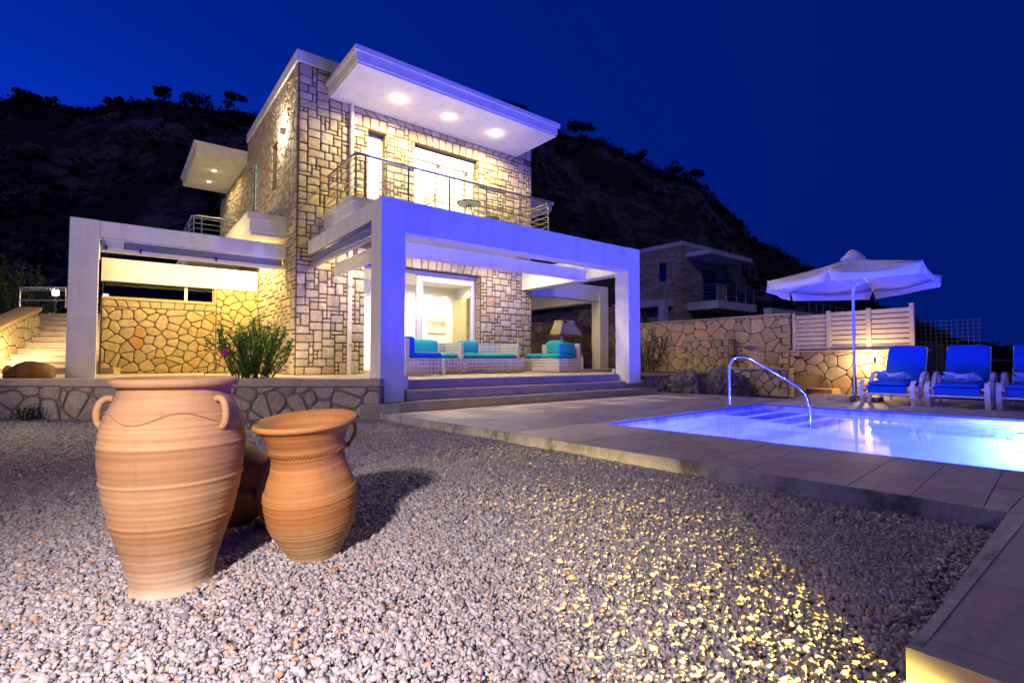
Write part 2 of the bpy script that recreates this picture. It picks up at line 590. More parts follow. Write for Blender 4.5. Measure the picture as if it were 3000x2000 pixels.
# ------------------------------------------------------------------ stone laying
def clip_half(poly, a, b, c):
    """keep a*x+b*y<=c"""
    out = []
    n = len(poly)
    for i in range(n):
        p, q = poly[i], poly[(i + 1) % n]
        dp, dq = a * p[0] + b * p[1] - c, a * q[0] + b * q[1] - c
        if dp <= 0: out.append(p)
        if (dp < 0 < dq) or (dq < 0 < dp):
            t = dp / (dp - dq)
            out.append((p[0] + (q[0] - p[0]) * t, p[1] + (q[1] - p[1]) * t))
    return out


def clip_convex(poly, conv):
    n = len(conv)
    ar = sum(conv[i][0] * conv[(i + 1) % n][1] - conv[(i + 1) % n][0] * conv[i][1] for i in range(n))
    if ar < 0: conv = conv[::-1]
    for i in range(n):
        p, q = conv[i], conv[(i + 1) % n]
        a, b = (q[1] - p[1]), -(q[0] - p[0])
        poly = clip_half(poly, a, b, a * p[0] + b * p[1])
        if len(poly) < 3: return []
    return poly


def area(poly):
    return abs(sum(poly[i][0] * poly[(i + 1) % len(poly)][1] - poly[(i + 1) % len(poly)][0] * poly[i][1] for i in range(len(poly)))) / 2


def shrink(poly, d):
    n = len(poly)
    a = sum(poly[i][0] * poly[(i + 1) % n][1] - poly[(i + 1) % n][0] * poly[i][1] for i in range(n))
    P_ = poly if a > 0 else poly[::-1]
    out = P_
    for i in range(n):
        p, q = P_[i], P_[(i + 1) % n]
        ex, ey = q[0] - p[0], q[1] - p[1]
        L = math.hypot(ex, ey)
        if L < 1e-6: continue
        nx, ny = ey / L, -ex / L
        out = clip_half(out, nx, ny, nx * p[0] + ny * p[1] - d)
        if len(out) < 3: return []
    return out


def round_corners(poly, t, jit=0.0):
    n = len(poly)
    out = []
    for i in range(n):
        p0, p, p1 = poly[i - 1], poly[i], poly[(i + 1) % n]
        for q in (p0, p1):
            L = math.hypot(q[0] - p[0], q[1] - p[1])
            k = min(0.3, t / max(L, 1e-5))
            out.append((p[0] + (q[0] - p[0]) * k + rng.uniform(-jit, jit), p[1] + (q[1] - p[1]) * k + rng.uniform(-jit, jit)))
    return out


def ashlar(u0, u1, v0, v1, cell=0.102):
    nu, nv = max(1, round((u1 - u0) / cell)), max(1, round((v1 - v0) / (cell * 0.92)))
    du, dv = (u1 - u0) / nu, (v1 - v0) / nv
    occ = [[False] * nu for _ in range(nv)]
    out = []
    sizes = [(3, 2), (2, 2), (2, 2), (3, 3), (2, 3), (2, 1), (1, 2), (1, 1), (3, 2), (2, 2), (3, 1), (4, 2)]
    for j in range(nv):
        for i in range(nu):
            if occ[j][i]: continue
            for (a, b) in rng.sample(sizes, len(sizes)) + [(1, 1)]:
                if i + a > nu or j + b > nv: continue
                if any(occ[j + y][i + x] for y in range(b) for x in range(a)): continue
                for y in range(b):
                    for x in range(a): occ[j + y][i + x] = True
                out.append([(u0 + i * du, v0 + j * dv), (u0 + (i + a) * du, v0 + j * dv), (u0 + (i + a) * du, v0 + (j + b) * dv), (u0 + i * du, v0 + (j + b) * dv)])
                break
    return out


def courses(u0, u1, v0, v1, w):
    n = max(1, round((u1 - u0) / w))
    c = [u0] + [u0 + (u1 - u0) * (k + rng.uniform(-0.15, 0.15)) / n for k in range(1, n)] + [u1]
    sk = lambda x: (x - (u0 + u1) / 2) * 0.08
    return [[(c[i] - sk(c[i]) * (i > 0), v0), (c[i + 1] - sk(c[i + 1]) * (i < n - 1), v0), (c[i + 1], v1), (c[i], v1)] for i in range(n)]


def rubble(poly, size, edge_rows=False):
    """Voronoi cells clipped to a convex polygon"""
    xs = [p[0] for p in poly]; ys = [p[1] for p in poly]
    sx, sy = size
    pts = []
    ny = max(1, round((max(ys) - min(ys)) / sy)); 
    for j in range(-1, ny + 1):
        nx = max(1, round((max(xs) - min(xs)) / sx))
        for i in range(-1, nx + 1):
            pts.append((min(xs) + (i + 0.5 + (j % 2) * 0.5 + rng.uniform(-0.48, 0.48)) * sx, min(ys) + (j + 0.5 + rng.uniform(-0.48, 0.48)) * sy))
    pts = [p for p in pts if rng.random() > .14]
    out = []
    for k, p in enumerate(pts):
        c = [(p[0] - 2 * sx, p[1] - 2 * sy), (p[0] + 2 * sx, p[1] - 2 * sy), (p[0] + 2 * sx, p[1] + 2 * sy), (p[0] - 2 * sx, p[1] + 2 * sy)]
        for q in pts:
            if q is p or abs(q[0] - p[0]) > 3 * sx or abs(q[1] - p[1]) > 3 * sy: continue
            a, b = q[0] - p[0], q[1] - p[1]
            c = clip_half(c, a, b, a * (p[0] + q[0]) / 2 + b * (p[1] + q[1]) / 2)
            if len(c) < 3: break
        if len(c) < 3: continue
        c = clip_convex(c, poly)
        if len(c) >= 3 and area(c) > 0.12 * sx * sy:
            out.append(c)
    return out


def stone_geo(mb, poly, O, U, V, W, joint=0.009, proud=0.02, rnd=0.018, dome=0.35):
    p = shrink(poly, joint)
    if len(p) < 3 or area(p) < 2e-4: return False
    p = round_corners(p, rnd, joint * 0.25)
    n = len(p)
    cx = sum(q[0] for q in p) / n; cy = sum(q[1] for q in p) / n
    O, U, V, W = map(Vector, (O, U, V, W))
    pr = proud * rng.uniform(0.75, 1.3)
    vs_ = []
    R = max(0.03, math.sqrt(area(p)) / 2)
    for k, w in ((1.0, -0.03), (1.0, pr * 0.55), (max(0.5, 1 - 0.014 / R), pr)):
        for q in p:
            u = cx + (q[0] - cx) * k; v = cy + (q[1] - cy) * k
            vs_.append(O + U * u + V * v + W * (w + (rng.uniform(-0.003, 0.003) if w == pr else 0)))
    vs_.append(O + U * (cx + rng.uniform(-.2, .2) * R) + V * (cy + rng.uniform(-.2, .2) * R) + W * (pr * (1 + dome * rng.uniform(0.3, 1))))
    fs_ = []
    for r in (0, 1):
        for i in range(n):
            fs_.append((r * n + i, r * n + (i + 1) % n, (r + 1) * n + (i + 1) % n, (r + 1) * n + i))
    c = len(vs_) - 1
    for i in range(n):
        fs_.append((2 * n + i, 2 * n + (i + 1) % n, c))
    mb.add(vs_, fs_)
    return True


class Mason:
    """lays stones: the first `limit` largest in view become parts, the rest one part of kind stuff"""
    def __init__(s, parent, mat, limit=300):
        s.parent = parent; s.mat = mat; s.limit = limit; s.list = []

    def lay(s, polys, O, U, V, W, prio=1.0, **kw):
        for p in polys:
            s.list.append((area(p) * prio * rng.uniform(0.9, 1.1), p, (O, U, V, W), kw))

    def finish(s, name='stone'):
        s.list.sort(key=lambda t: -t[0])
        rest = MB()
        for k, (a, p, fr, kw) in enumerate(s.list):
            if k < s.limit:
                mb = MB()
                if stone_geo(mb, p, *fr, **kw):
                    mb.build(name, s.mat, s.parent)
            else:
                stone_geo(rest, p, *fr, **kw)
        if rest.v:
            tag(rest.build(name + '_facing', s.mat, s.parent), kind='stuff')


X1, Y1, Z1 = (1, 0, 0), (0, 1, 0), (0, 0, 1)
NX, NY = (-1, 0, 0), (0, -1, 0)

# ================================================================== GROUND
mb = MB()
R0 = [(5.0, 4.7), (9.95, 4.88), (10.3, -3.9), (5.5, -4.1)]      # hole for the pool
big = [(-900, 900), (900, 900), (900, -900), (-900, -900)]
vs_ = [(*p, -0.12) for p in R0] + [(*p, -0.12) for p in big]
mb.add(vs_, [(0, 4, 5, 1), (1, 5, 6, 2), (2, 6, 7, 3), (3, 7, 4, 0)])
tag(mb.build('ground', 'earth'), kind='structure')
kerb_line = [(3.33, 8.0), (3.92, 0.53)]
plant_a = CA(8.1, -2.05); plant_b = CA(8.1, -7.2); plant_c = CA(8.15, -11.5)
mb = MB()
gp = [(3.36, 7.75), (3.94, 0.50), (1.88, 0.47), (1.88, -6), (-14, -6), (-10, 13), plant_c[:2], plant_b[:2], plant_a[:2]]
mb.prism(gp, -0.3, ZG - 0.012)
tag(mb.build('gravel_bed', 'gravel_bed'), kind='structure')


def gravel():
    def inside(x, y):
        kx = 3.92 + (y - 0.53) * (3.33 - 3.92) / (8.0 - 0.53)
        ok = (x < kx - 0.005) & ~((x > 1.87) & (y < 0.49))
        d = x * FW[0] + y * FW[1]; l = x * RT[0] + y * RT[1]
        ok &= (d < 8.1) & (d > 0.95)
        ok &= (np.abs(l) < d * 1.03 + 0.6)
        return ok, d
    bx, by = [], []
    N = 1700000
    x = nrg.uniform(-9.5, 4.2, N); y = nrg.uniform(-2.5, 13, N)
    ok, d = inside(x, y)
    A = 13.7 * 15.5
    dens = np.where(d < 3.0, 9400, np.where(d < 5, 4300, 2100))
    ok &= nrg.random(N) < dens / (N / A)
    x, y, d = x[ok], y[ok], d[ok]
    n = len(x)
    s = nrg.lognormal(0, 0.34, n) * np.where(d < 3, 0.0070, np.where(d < 5, 0.0086, 0.0120))
    s = np.clip(s, 0.0035, 0.017)
    cube = np.array([(a, b, c) for a in (-1, 1) for b in (-1, 1) for c in (-1, 1)], float)
    V = np.repeat(cube[None], n, 0) * nrg.uniform(0.45, 1.25, (n, 8, 3))
    V *= nrg.uniform(0.6, 1.3, (n, 1, 3)) * np.array([1, 1, 0.62])
    V *= s[:, None, None]
    q = nrg.normal(size=(n, 4)); q[:, 0] += 1.2
    q /= np.linalg.norm(q, axis=1)[:, None]
    w, a, b, c = q.T
    Rm = np.stack([1 - 2 * (b * b + c * c), 2 * (a * b - c * w), 2 * (a * c + b * w), 2 * (a * b + c * w), 1 - 2 * (a * a + c * c), 2 * (b * c - a * w),
                   2 * (a * c - b * w), 2 * (b * c + a * w), 1 - 2 * (a * a + b * b)], 1).reshape(n, 3, 3)
    V = np.einsum('nij,nkj->nki', Rm, V)
    V[:, :, 0] += x[:, None]; V[:, :, 1] += y[:, None]
    V[:, :, 2] += ZG + nrg.uniform(-0.006, 0.006, n)[:, None] + 0.006 * np.sin(x * 3.1 + 1.7 * np.sin(y * 2.3))[:, None]
    F = np.array([(0, 1, 3, 2), (4, 6, 7, 5), (0, 4, 5, 1), (2, 3, 7, 6), (0, 2, 6, 4), (1, 5, 7, 3)])
    idx = (np.arange(n)[:, None, None] * 8 + F[None]).reshape(-1)
    me = bpy.data.meshes.new('gravel')
    me.vertices.add(n * 8); me.vertices.foreach_set('co', V.reshape(-1).astype(np.float32))
    me.loops.add(len(idx)); me.loops.foreach_set('vertex_index', idx.astype(np.int32))
    npoly = n * 6
    me.polygons.add(npoly)
    me.polygons.foreach_set('loop_start', np.arange(0, npoly * 4, 4, dtype=np.int32))
    me.update(calc_edges=True)
    me.materials.append(M['gravel'])
    o = bpy.data.objects.new('gravel', me); COL.objects.link(o)
    tag(o, 'pale crushed limestone gravel spread round the clay jars', 'gravel', kind='stuff')
    print('pebbles', n)


gravel()

# ------------------------------------------------------------------ deck
PN = lambda y: 5.12 - 0.0753 * (y - 4.487)          # near pool edge x at y
PF = lambda y: 9.73 - 0.0523 * (y - 4.67)           # far pool edge x at y
KX = lambda y: 3.92 + (y - 0.53) * (3.33 - 3.92) / 7.47
PE = -3.5
deck_regions = [
    [(KX(7.9), 7.9), (KX(0.53), 0.53), (PN(0.53), 0.53), (PN(7.9), 7.9)],
    [(PN(7.9), 7.9), (PN(4.487), 4.487), (PF(4.67), 4.67), (9.57, 7.9)],
    [(9.57, 7.9), (PF(4.67), 4.67), (11.4, 4.95), (11.1, 7.9)],
    [(PF(4.67), 4.67), (PF(PE), PE), (14.3, PE), (13.8, 5.3)],
    [(1.87, 0.47), (1.87, -2.2), (PN(-2.2), -2.2), (PN(0.53), 0.53), (3.92, 0.53)],
]
deck = thing('pool_deck', (4.5, 4, 0), None, None)
tag(deck, kind='structure')
mb = MB()
for r in deck_regions:
    mb.prism(r, -0.26, 0.004)
mb.prism([(PN(-2.2), -2.2), (1.87, -2.2), (1.87, -4.2), (PN(-4.2), -4.2)], -0.26, 0.004)
mb.build('deck_slab', 'concrete', deck)
rot = math.atan(0.0753)
ca, sa = math.cos(rot), math.sin(rot)
tiles = []
TU, TV = 0.66, 0.335
for j in range(-24, 30):
    for i in range(-10, 26):
        u0 = i * TU + (j % 2) * TU * 0.5; v0 = j * TV
        q = [(u0, v0), (u0 + TU, v0), (u0 + TU, v0 + TV), (u0, v0 + TV)]
        q = [(x * ca - y * sa * -1, -x * sa * -1 * 0 + x * sa + y * ca) if False else (x * ca + y * -sa, x * sa + y * ca) for x, y in q]
        for r in deck_regions:
            c = clip_convex(q, r)
            if len(c) >= 3 and area(c) > 0.01:
                c = shrink(c, 0.003)
                if len(c) >= 3:
                    cx = sum(p[0] for p in c) / len(c); cyy = sum(p[1] for p in c) / len(c)
                    dd = cx * FW[0] + cyy * FW[1]; ll = cx * RT[0] + cyy * RT[1]
                    vis = dd > 0.5 and abs(ll) < dd * 1.1
                    tiles.append((area(c) / max(dd, 0.5) ** 3 * (1 if vis else 0), c))
tiles.sort(key=lambda t: -t[0])
rest = MB()
for k, (w, c) in enumerate(tiles):
    z = ZD + rng.uniform(-0.0012, 0.0012)
    if k < 290 and w > 0:
        MB().prism(c, 0.005, z).build('tile', 'tile', deck)
    else:
        rest.prism(c, 0.005, z)
tag(rest.build('paving', 'tile', deck), kind='stuff')
# kerb
kerb = thing('concrete_kerb', (3.6, 4, ZG), None, None); tag(kerb, kind='structure')
ky = [8.0, 6.4, 4.9, 3.3, 1.9, 0.5]
mb = MB()
for a, b in zip(ky[:-1], ky[1:]):
    mb.prism([(KX(a) - 0.03, a), (KX(b) - 0.03, b + 0.002), (KX(b) + 0.002, b + 0.002), (KX(a) + 0.002, a)], -0.25, ZD + 0.002)
mb.build('kerb_stone', 'concrete', kerb)
mb = MB().box(1.85, 3.90, 0.445, 0.475, -0.25, ZD + 0.002)
mb.build('kerb_stone', 'concrete', kerb)
mb = MB().box(1.835, 1.868, -3.4, 0.475, -0.4, ZD + 0.003)
mb.build('kerb_stone', 'step', kerb)

# ------------------------------------------------------------------ pool
pool = thing('pool_basin', (7.5, 1, -1.3), None, None); tag(pool, kind='structure')
P4 = [(PN(4.487), 4.487), (PF(4.67), 4.67), (PF(PE), PE), (PN(PE), PE)]
c0 = (7.5, 0.6)


def ring(z0, z1, off0, off1, name, mat):
    mb = MB()
    o4 = shrink(P4, -off0) if off0 > 0 else P4
    n = 4
    inner = P4
    def grow(d):
        out = []
        for i in range(4):
            p, a, b = P4[i], P4[i - 1], P4[(i + 1) % 4]
            cx = p[0] - c0[0]; cyy = p[1] - c0[1]
            out.append((p[0] + math.copysign(d, cx), p[1] + math.copysign(d, cyy)))
        return out
    A, B = grow(off0), grow(off1)
    vs_ = [(*p, z0) for p in A] + [(*p, z0) for p in B] + [(*p, z1) for p in A] + [(*p, z1) for p in B]
    fs_ = []
    for i in range(4):
        j = (i + 1) % 4
        fs_ += [(i, j, 8 + j, 8 + i), (4 + j, 4 + i, 12 + i, 12 + j), (8 + i, 8 + j, 12 + j, 12 + i), (j, i, 4 + i, 4 + j)]
    mb.add(vs_, fs_)
    return mb.build(name, mat, pool)


ring(-1.35, -0.13, 0.0, 0.12, 'pool_wall', 'pooltile')
ring(-0.128, 0.026, 0.001, 0.035, 'waterline_band', 'bluetile')
mb = MB().prism([(p[0] + math.copysign(.1, p[0] - 7.5), p[1] + math.copysign(.1, p[1] - .6)) for p in P4], -1.5, -1.3)
mb.build('pool_floor', 'pooltile', pool)
# underwater steps in the far corner, pale edges with blue treads
for k in range(4):
    y1 = 4.62 - k * 0.38; y0 = y1 - 0.38; z = -0.22 - 0.22 * k
    xa, xb = 8.15, PF(y0) - 0.01
    box('pool_step', 'pooltile', (xa, xb, y0, y1 - 0.002, -1.3, z), pool)
    box('tread', 'steptile', (xa + 0.12, xb - 0.08, y0 + 0.07, y1 - 0.03, z + 0.001, z + 0.012), pool)
w = MB()
w.add([(P4[0][0] + .003, P4[0][1] - .003, -0.05), (P4[1][0] - .003, P4[1][1] - .003, -0.05), (P4[2][0] - .003, P4[2][1] + .003, -0.05), (P4[3][0] + .003, P4[3][1] + .003, -0.05)], [(0, 3, 2, 1)])
tag(w.build('water', 'water'), kind='structure')
CYAN = (0.026, 0.047, 1.0)
lamps_pool = [((PF(1.15) - 0.02, 1.15, -0.28), NX, 4600), ((PF(-3.1) - 0.02, -3.1, -0.28), NX, 17000),
              ((PN(2.9) + 0.02, 2.9, -0.28), X1, 4200), ((PN(-1.0) + 0.02, -1.0, -0.28), X1, 1500)]
for (p, nrm, wt) in lamps_pool:
    t_ = thing('pool_lamp', p, {1.15: 'glowing underwater lamp in the far pool wall at the right edge', -3.1: 'underwater lamp in the far pool wall beyond the right edge', 2.9: 'underwater lamp in the near pool wall below the tiled strip', -1.0: 'underwater lamp in the near pool wall beyond the right edge'}[p[1]], 'lamp', 'underwater lamps in the pool walls')
    mb = MB().tube([(p[0], p[1], p[2]), (p[0] + nrm[0] * .03, p[1], p[2])], 0.13, 20)
    mb.build('lamp_ring', 'steel', t_)
    mb = MB().tube([(p[0] + nrm[0] * .031, p[1], p[2]), (p[0] + nrm[0] * .04, p[1], p[2])], 0.10, 20)
    mb.build('lamp_lens', 'poolbulb', t_)
    point_light('pool_light', (p[0] + nrm[0] * 0.35, p[1], p[2]), wt, POOLC if p[1] > 2 else CYAN, 0.08)

# handrail of the pool steps
t_ = thing('pool_handrail', (8.84, 4.83, ZD), 'polished steel handrail bending over the pool edge into the water', 'handrail')


def lerp(a, b, t): return tuple(a[i] + (b[i] - a[i]) * t for i in range(3))


a0, a1 = (8.837, 4.829), (9.375, 3.688)
ax = lambda t, z: (a0[0] + (a1[0] - a0[0]) * t, a0[1] + (a1[1] - a0[1]) * t, z)
path = [ax(0, ZD), ax(0, 0.66), ax(0.012, 0.78), ax(0.05, 0.87), ax(0.11, 0.92), ax(0.19, 0.925), ax(0.27, 0.885), ax(0.5, 0.71), ax(0.78, 0.48), ax(0.88, 0.39), ax(0.95, 0.29), ax(0.985, 0.18), ax(1.0, 0.06), ax(1.0, -0.42)]
MB().tube(path, 0.024, 12).build('rail_tube', 'chrome', t_, smooth=True, auto=50)
MB().lathe([(0.0, 0.012), (0.05, 0.012), (0.055, 0.0)], 20, (a0[0], a0[1], ZD)).build('floor_flange', 'chrome', t_)

# ================================================================== TERRACE & STEPS
ter = thing('terrace', (5, 12, 0), None, None); tag(ter, kind='structure')
mb = MB()
tp = [(3.88, 8.16), (10.6, 8.22), (10.75, 8.6), (11.6, 11.6), (16.5, 11.9), (18.5, 26), (-6, 26), (-9, 18), (-6.2, 14.9), CA(8.35, -7.2)[:2], CA(8.35, -2.3)[:2]]
mb.prism(tp, -0.3, T - 0.03)
mb.build('terrace_base', 'step', ter)
mb = MB()
tt = [(x, y) for x, y in tp]
tt[0] = (3.86, 8.12); tt[1] = (10.62, 8.18)
mb.prism(tt, T - 0.028, T)
mb.build('terrace_paving', 'stair', ter)
for nm, y0, y1, x0, x1, z0, z1 in (('lower', 7.53, 7.9, 3.95, 10.62, 0.0, 0.18), ('upper', 7.86, 8.2, 3.92, 10.5, 0.0, 0.345)):
    st_ = thing('front_steps', (x0, y0, ZD), None, None); tag(st_, kind='structure')
    n = 7
    for k in range(n):
        xa = x0 + (x1 - x0) * k / n; xb = x0 + (x1 - x0) * (k + 1) / n
        yo = 0.02 * k
        MB().prism([(xa + .002, y0 + yo), (xb - .002, y0 + yo + .02), (xb - .002, y1 + .3), (xa + .002, y1 + .3)], z0, z1 - 0.034).build('riser_slab', 'step', st_)
        MB().prism([(xa + .002, y0 + yo - .02), (xb - .002, y0 + yo), (xb - .002, y1 + .3), (xa + .002, y1 + .3)], z1 - 0.032, z1).build('tread_slab', 'stair' if nm == 'upper' else 'step', st_, bevel=0.004)
plinth = MB().prism([(3.04, 7.72), (3.20, 8.0), (3.6, 8.4), (3.95, 8.3), (3.95, 7.53), (3.6, 7.50)], -0.2, 0.165)
tag(plinth.build('column_plinth', 'step'), kind='structure')

# ================================================================== VILLA
villa = thing('stone_villa', (3.2, 12, T), 'two storey stone faced villa with white flat canopies and a white pergola', 'villa')
F0 = 12.0           # facade plane
SX = 3.19           # left face plane
ZT = 7.72
walls = MB()
for (x0, x1, z0, z1) in ((3.19, 4.80, .3, ZT), (4.80, 4.86, 3.27, ZT), (4.86, 5.35, 3.27, 4.24), (4.86, 5.35, 6.62, ZT), (5.35, 6.14, 3.27, ZT), (6.14, 8.18, 3.27, 4.24),
                         (6.14, 8.18, 6.63, ZT), (8.18, 8.27, 3.27, ZT), (8.27, 10.2, .3, ZT)):
    walls.box(x0, x1, F0, F0 + 0.38, z0, z1)
wl = walls.build('wall', 'mortar', villa)
walls = MB()
# left side wall with two openings
for (y0, y1, z0, z1) in ((12.38, 13.8, .3, ZT), (13.8, 14.35, .3, 5.28), (13.8, 14.35, 6.5, ZT), (14.35, 16.25, .3, ZT), (16.25, 16.62, .3, 5.3), (16.25, 16.62, 6.72, ZT), (16.62, 17.6, .3, ZT), (17.6, 22.8, .3, 7.09)):
    walls.box(SX, SX + 0.35, y0, y1, z0, z1)
walls.box(SX, 10.2, 22.45, 22.8, 0.3, 7.09)
walls.box(9.85, 10.2, 12.38, 22.45, 0.3, 7.09)
walls.build('wall', 'mortar', villa)
box('roof_slab', 'stucco', (SX + .1, 10.1, 12.1, 17.6, 7.5, 7.7), villa)
box('roof_slab', 'stucco', (SX + .1, 10.1, 17.6, 22.7, 6.9, 7.08), villa)
# parapet band
mb = MB().box(3.13, 10.24, 11.94, 12.3, ZT, 7.99).box(3.13, 3.45, 12.3, 17.6, ZT, 7.99).box(9.9, 10.24, 12.3, 17.6, ZT, 7.99)
mb.build('parapet_band', 'stucco', villa, bevel=0.01)

ms = Mason(villa, 'ashlar', 290)
FO = (0, F0, 0)
fr = (FO, X1, Z1, NY)
kw = dict(joint=0.014, proud=0.028)
LO = 1.0
ms.lay(ashlar(3.20, 4.38, T, ZT), *fr, prio=1.6, **kw)
ms.lay(ashlar(4.44, 4.80, T, 3.27, 0.12), *fr, **kw)
ms.lay(courses(4.6, 8.5, 3.27, 3.62, 0.25), *fr, **kw)
ms.lay(ashlar(8.27, 10.19, T, 3.27), *fr, prio=1.3, **kw)
ms.lay(ashlar(8.5, 10.19, 3.27, 4.2), *fr, **kw)
ms.lay(ashlar(4.44, 4.86, 4.24, 6.62, 0.105), *fr, **kw)
ms.lay(ashlar(5.35, 6.14, 4.24, 6.63), *fr, **kw)
ms.lay(ashlar(8.18, 10.19, 4.24, 6.63), *fr, **kw)
ms.lay(courses(4.44, 5.35, 6.63, 6.93, 0.22), *fr, **kw)
ms.lay(ashlar(5.35, 5.95, 6.63, 6.95, 0.13), *fr, **kw)
ms.lay(courses(5.95, 8.45, 6.63, 6.93, 0.23), *fr, **kw)
ms.lay(ashlar(8.45, 10.19, 6.63, 6.93, 0.13), *fr, **kw)
ms.lay(courses(4.44, 9.9, 6.93, 7.085, 0.27), *fr, **kw)
ms.lay(ashlar(9.6, 10.19, 7.1, ZT, 0.13), *fr, **kw)
# jamb reveals facing left
for xj, z0, z1 in ((8.27, T, 3.27), (8.18, 4.24, 6.63), (5.35, 4.24, 6.62)):
    ms.lay(ashlar(F0 + 0.02, F0 + 0.24, z0, z1, 0.115), (xj, 0, 0), Y1, Z1, NX, prio=0.6, joint=0.009, proud=0.012)
# left side face
sf = ((SX, 0, 0), Y1, Z1, NX)
ms.lay(ashlar(12.0, 13.8, T, 3.8), *sf, prio=0.8, **kw)
ms.lay(ashlar(13.8, 15.7, T, 3.8), *sf, prio=0.7, **kw)
ms.lay(ashlar(12.0, 13.8, 3.8, ZT), *sf, prio=0.7, **kw)
ms.lay(ashlar(13.8, 14.35, 6.5, ZT), *sf, prio=0.1, **kw)
ms.lay(ashlar(13.8, 14.35, 4.27, 5.28), *sf, prio=0.1, **kw)
ms.lay(ashlar(14.35, 16.25, 3.9, ZT), *sf, prio=0.1, **kw)
ms.lay(ashlar(16.25, 16.62, 6.72, ZT), *sf, prio=0.1, **kw)
ms.lay(ashlar(16.25, 16.62, 4.0, 5.3), *sf, prio=0.1, **kw)
ms.lay(ashlar(16.62, 17.6, 4.0, ZT), *sf, prio=0.1, **kw)
ms.lay(ashlar(17.6, 22.8, 4.0, 7.09), *sf, prio=0.05, **kw)
ms.finish()

# downpipe
pp = MB().tube([(4.41, F0 - 0.07, T), (4.41, F0 - 0.07, 3.9)], 0.055, 12)
pp.tube([(4.41, F0 - 0.07, 3.9), (4.41, F0 - 0.07, 7.09)], 0.055, 12)
dp = pp.build('downpipe', 'pipe', villa, smooth=True, auto=50)
for z in (1.2, 2.6, 5.0, 6.5):
    MB().tube([(4.41, F0 - 0.07, z), (4.41, F0 - 0.07, z + .03)], 0.062, 12).build('bracket', 'steel', dp)


def cornice(name, x0, x1, y0, y1, z0, z1, sides, parent, soffit=True):
    """flat slab with a stepped fascia; sides: which edges project ('l','f','r','b')"""
    h = z1 - z0
    s = lambda k: [x0 + (k if 'l' in sides else 0), x1 - (k if 'r' in sides else 0), y0 + (k if 'f' in sides else 0), y1 - (k if 'b' in sides else 0)]
    a = s(0.0); b = s(0.055); c = s(0.085)
    top = box(name, 'stucco', (*a, z0 + h * 0.68, z1), parent, bevel=0.008)
    box('fascia', 'stucco', (*b, z0 + h * 0.14, z0 + h * 0.68 - .001), top, bevel=0.006)
    box('fascia', 'stucco', (*c, z0, z0 + h * 0.14 - .001), top)
    return top


can = cornice('roof_canopy', 3.80, 9.66, 10.10, 11.995, 7.09, 7.45, 'lfr', villa)
can2 = cornice('roof_canopy', 1.72, SX - .002, 17.6, 21.5, 7.09, 7.45, 'lfb', villa)
can3 = cornice('roof_canopy', 10.202, 12.1, 13.0, 17.0, 6.08, 6.43, 'frb', villa)
slab = cornice('balcony_slab', 3.74, 9.34, 10.06, 11.995, 3.88, 4.24, 'lfr', villa)
slab2 = cornice('balcony_slab', 2.32, SX - .002, 12.76, 15.72, 3.77, 4.27, 'lfb', villa)
slab3 = cornice('balcony_slab', 1.62, SX - .002, 17.6, 21.5, 3.9, 4.24, 'lfb', villa)
slab4 = cornice('balcony_slab', 10.202, 12.0, 13.5, 17.0, 3.78, 4.1, 'frb', villa)


def downlight(loc, watt, color=WARM, visible=True, r=0.05, parent=None, cone=150):
    x, y, z = loc
    MB().lathe([(0.085, 0.0), (0.085, -0.012), (0.058, -0.012), (0.055, 0.0)], 20, (x, y, z - .001)).build('downlight_ring', 'steel', parent)
    MB().lathe([(0.0, -0.004), (0.055, -0.004)], 16, (x, y, z - .004)).build('downlight_lens', 'bulb', parent)
    spot_light('downlight', (x, y, z - 0.03), (x, y, 0), watt, color, cone, 0.5, r)
    point_light('downlight_glow', (x, y, z - 0.08), watt * 0.010, color, 0.03)  # extra point lamp added for a halo on the soffit


for (x, y, wt) in ((5.20, 11.0, 600), (6.63, 11.03, 420), (8.11, 11.07, 620)):
    downlight((x, y, 7.09), wt, (1.0, 0.79, 0.34), parent=can, cone=172)
for (x, y) in ((2.44, 19.0), (2.46, 20.3)):
    downlight((x, y, 7.09), 90, (1.0, 0.78, 0.35), parent=can2, cone=172)
downlight((11.1, 15.0, 6.08), 90, YEL, parent=can3, cone=172)
for (x, y) in ((11.1, 14.6), (11.1, 16.2)):
    downlight((x, y, 3.78), 120, YEL, parent=slab4, cone=172)
for (x, y, wt) in ((4.05, 10.75, 200), (4.9, 10.9, 240), (6.6, 10.9, 210), (8.6, 10.9, 210)):  # leftmost lamp is added to brighten the right part of the tower front
    downlight((x, y, 3.88), wt, (1.0, 0.80, 0.52), parent=slab, cone=168)
for (x, y) in ((2.75, 13.6), (2.75, 14.9)):
    downlight((x, y, 3.77), 400, (1.0, 0.72, 0.22), parent=slab2, cone=172)
# point lamp without a fixture stands in for bounced light under the left pergola
point_light('pergola_bounce_fill', (0.9, 14.3, 3.3), 160, (1.0, 0.74, 0.24), 0.1)

ul = thing('tower_fill_lamp', (2.42, 11.12, .45), 'added fill lamp on a spike, hidden behind the oleander bush to light the tower', 'lamp')  # lamp added to brighten the tower front, not part of the garden
MB().tube([(2.42, 11.12, .42), (2.42, 11.12, .58)], .02, 8).build('spike', 'iron', ul)
MB().tube([(2.42, 11.12, .58), (2.45, 11.17, .66)], .045, 12).build('lamp_head', 'iron', ul)
spot_light('tower_fill_light', (2.46, 11.18, .68), (3.6, 12.0, 1.9), 95, (1.0, 0.78, 0.42), 150, 0.9, .04)
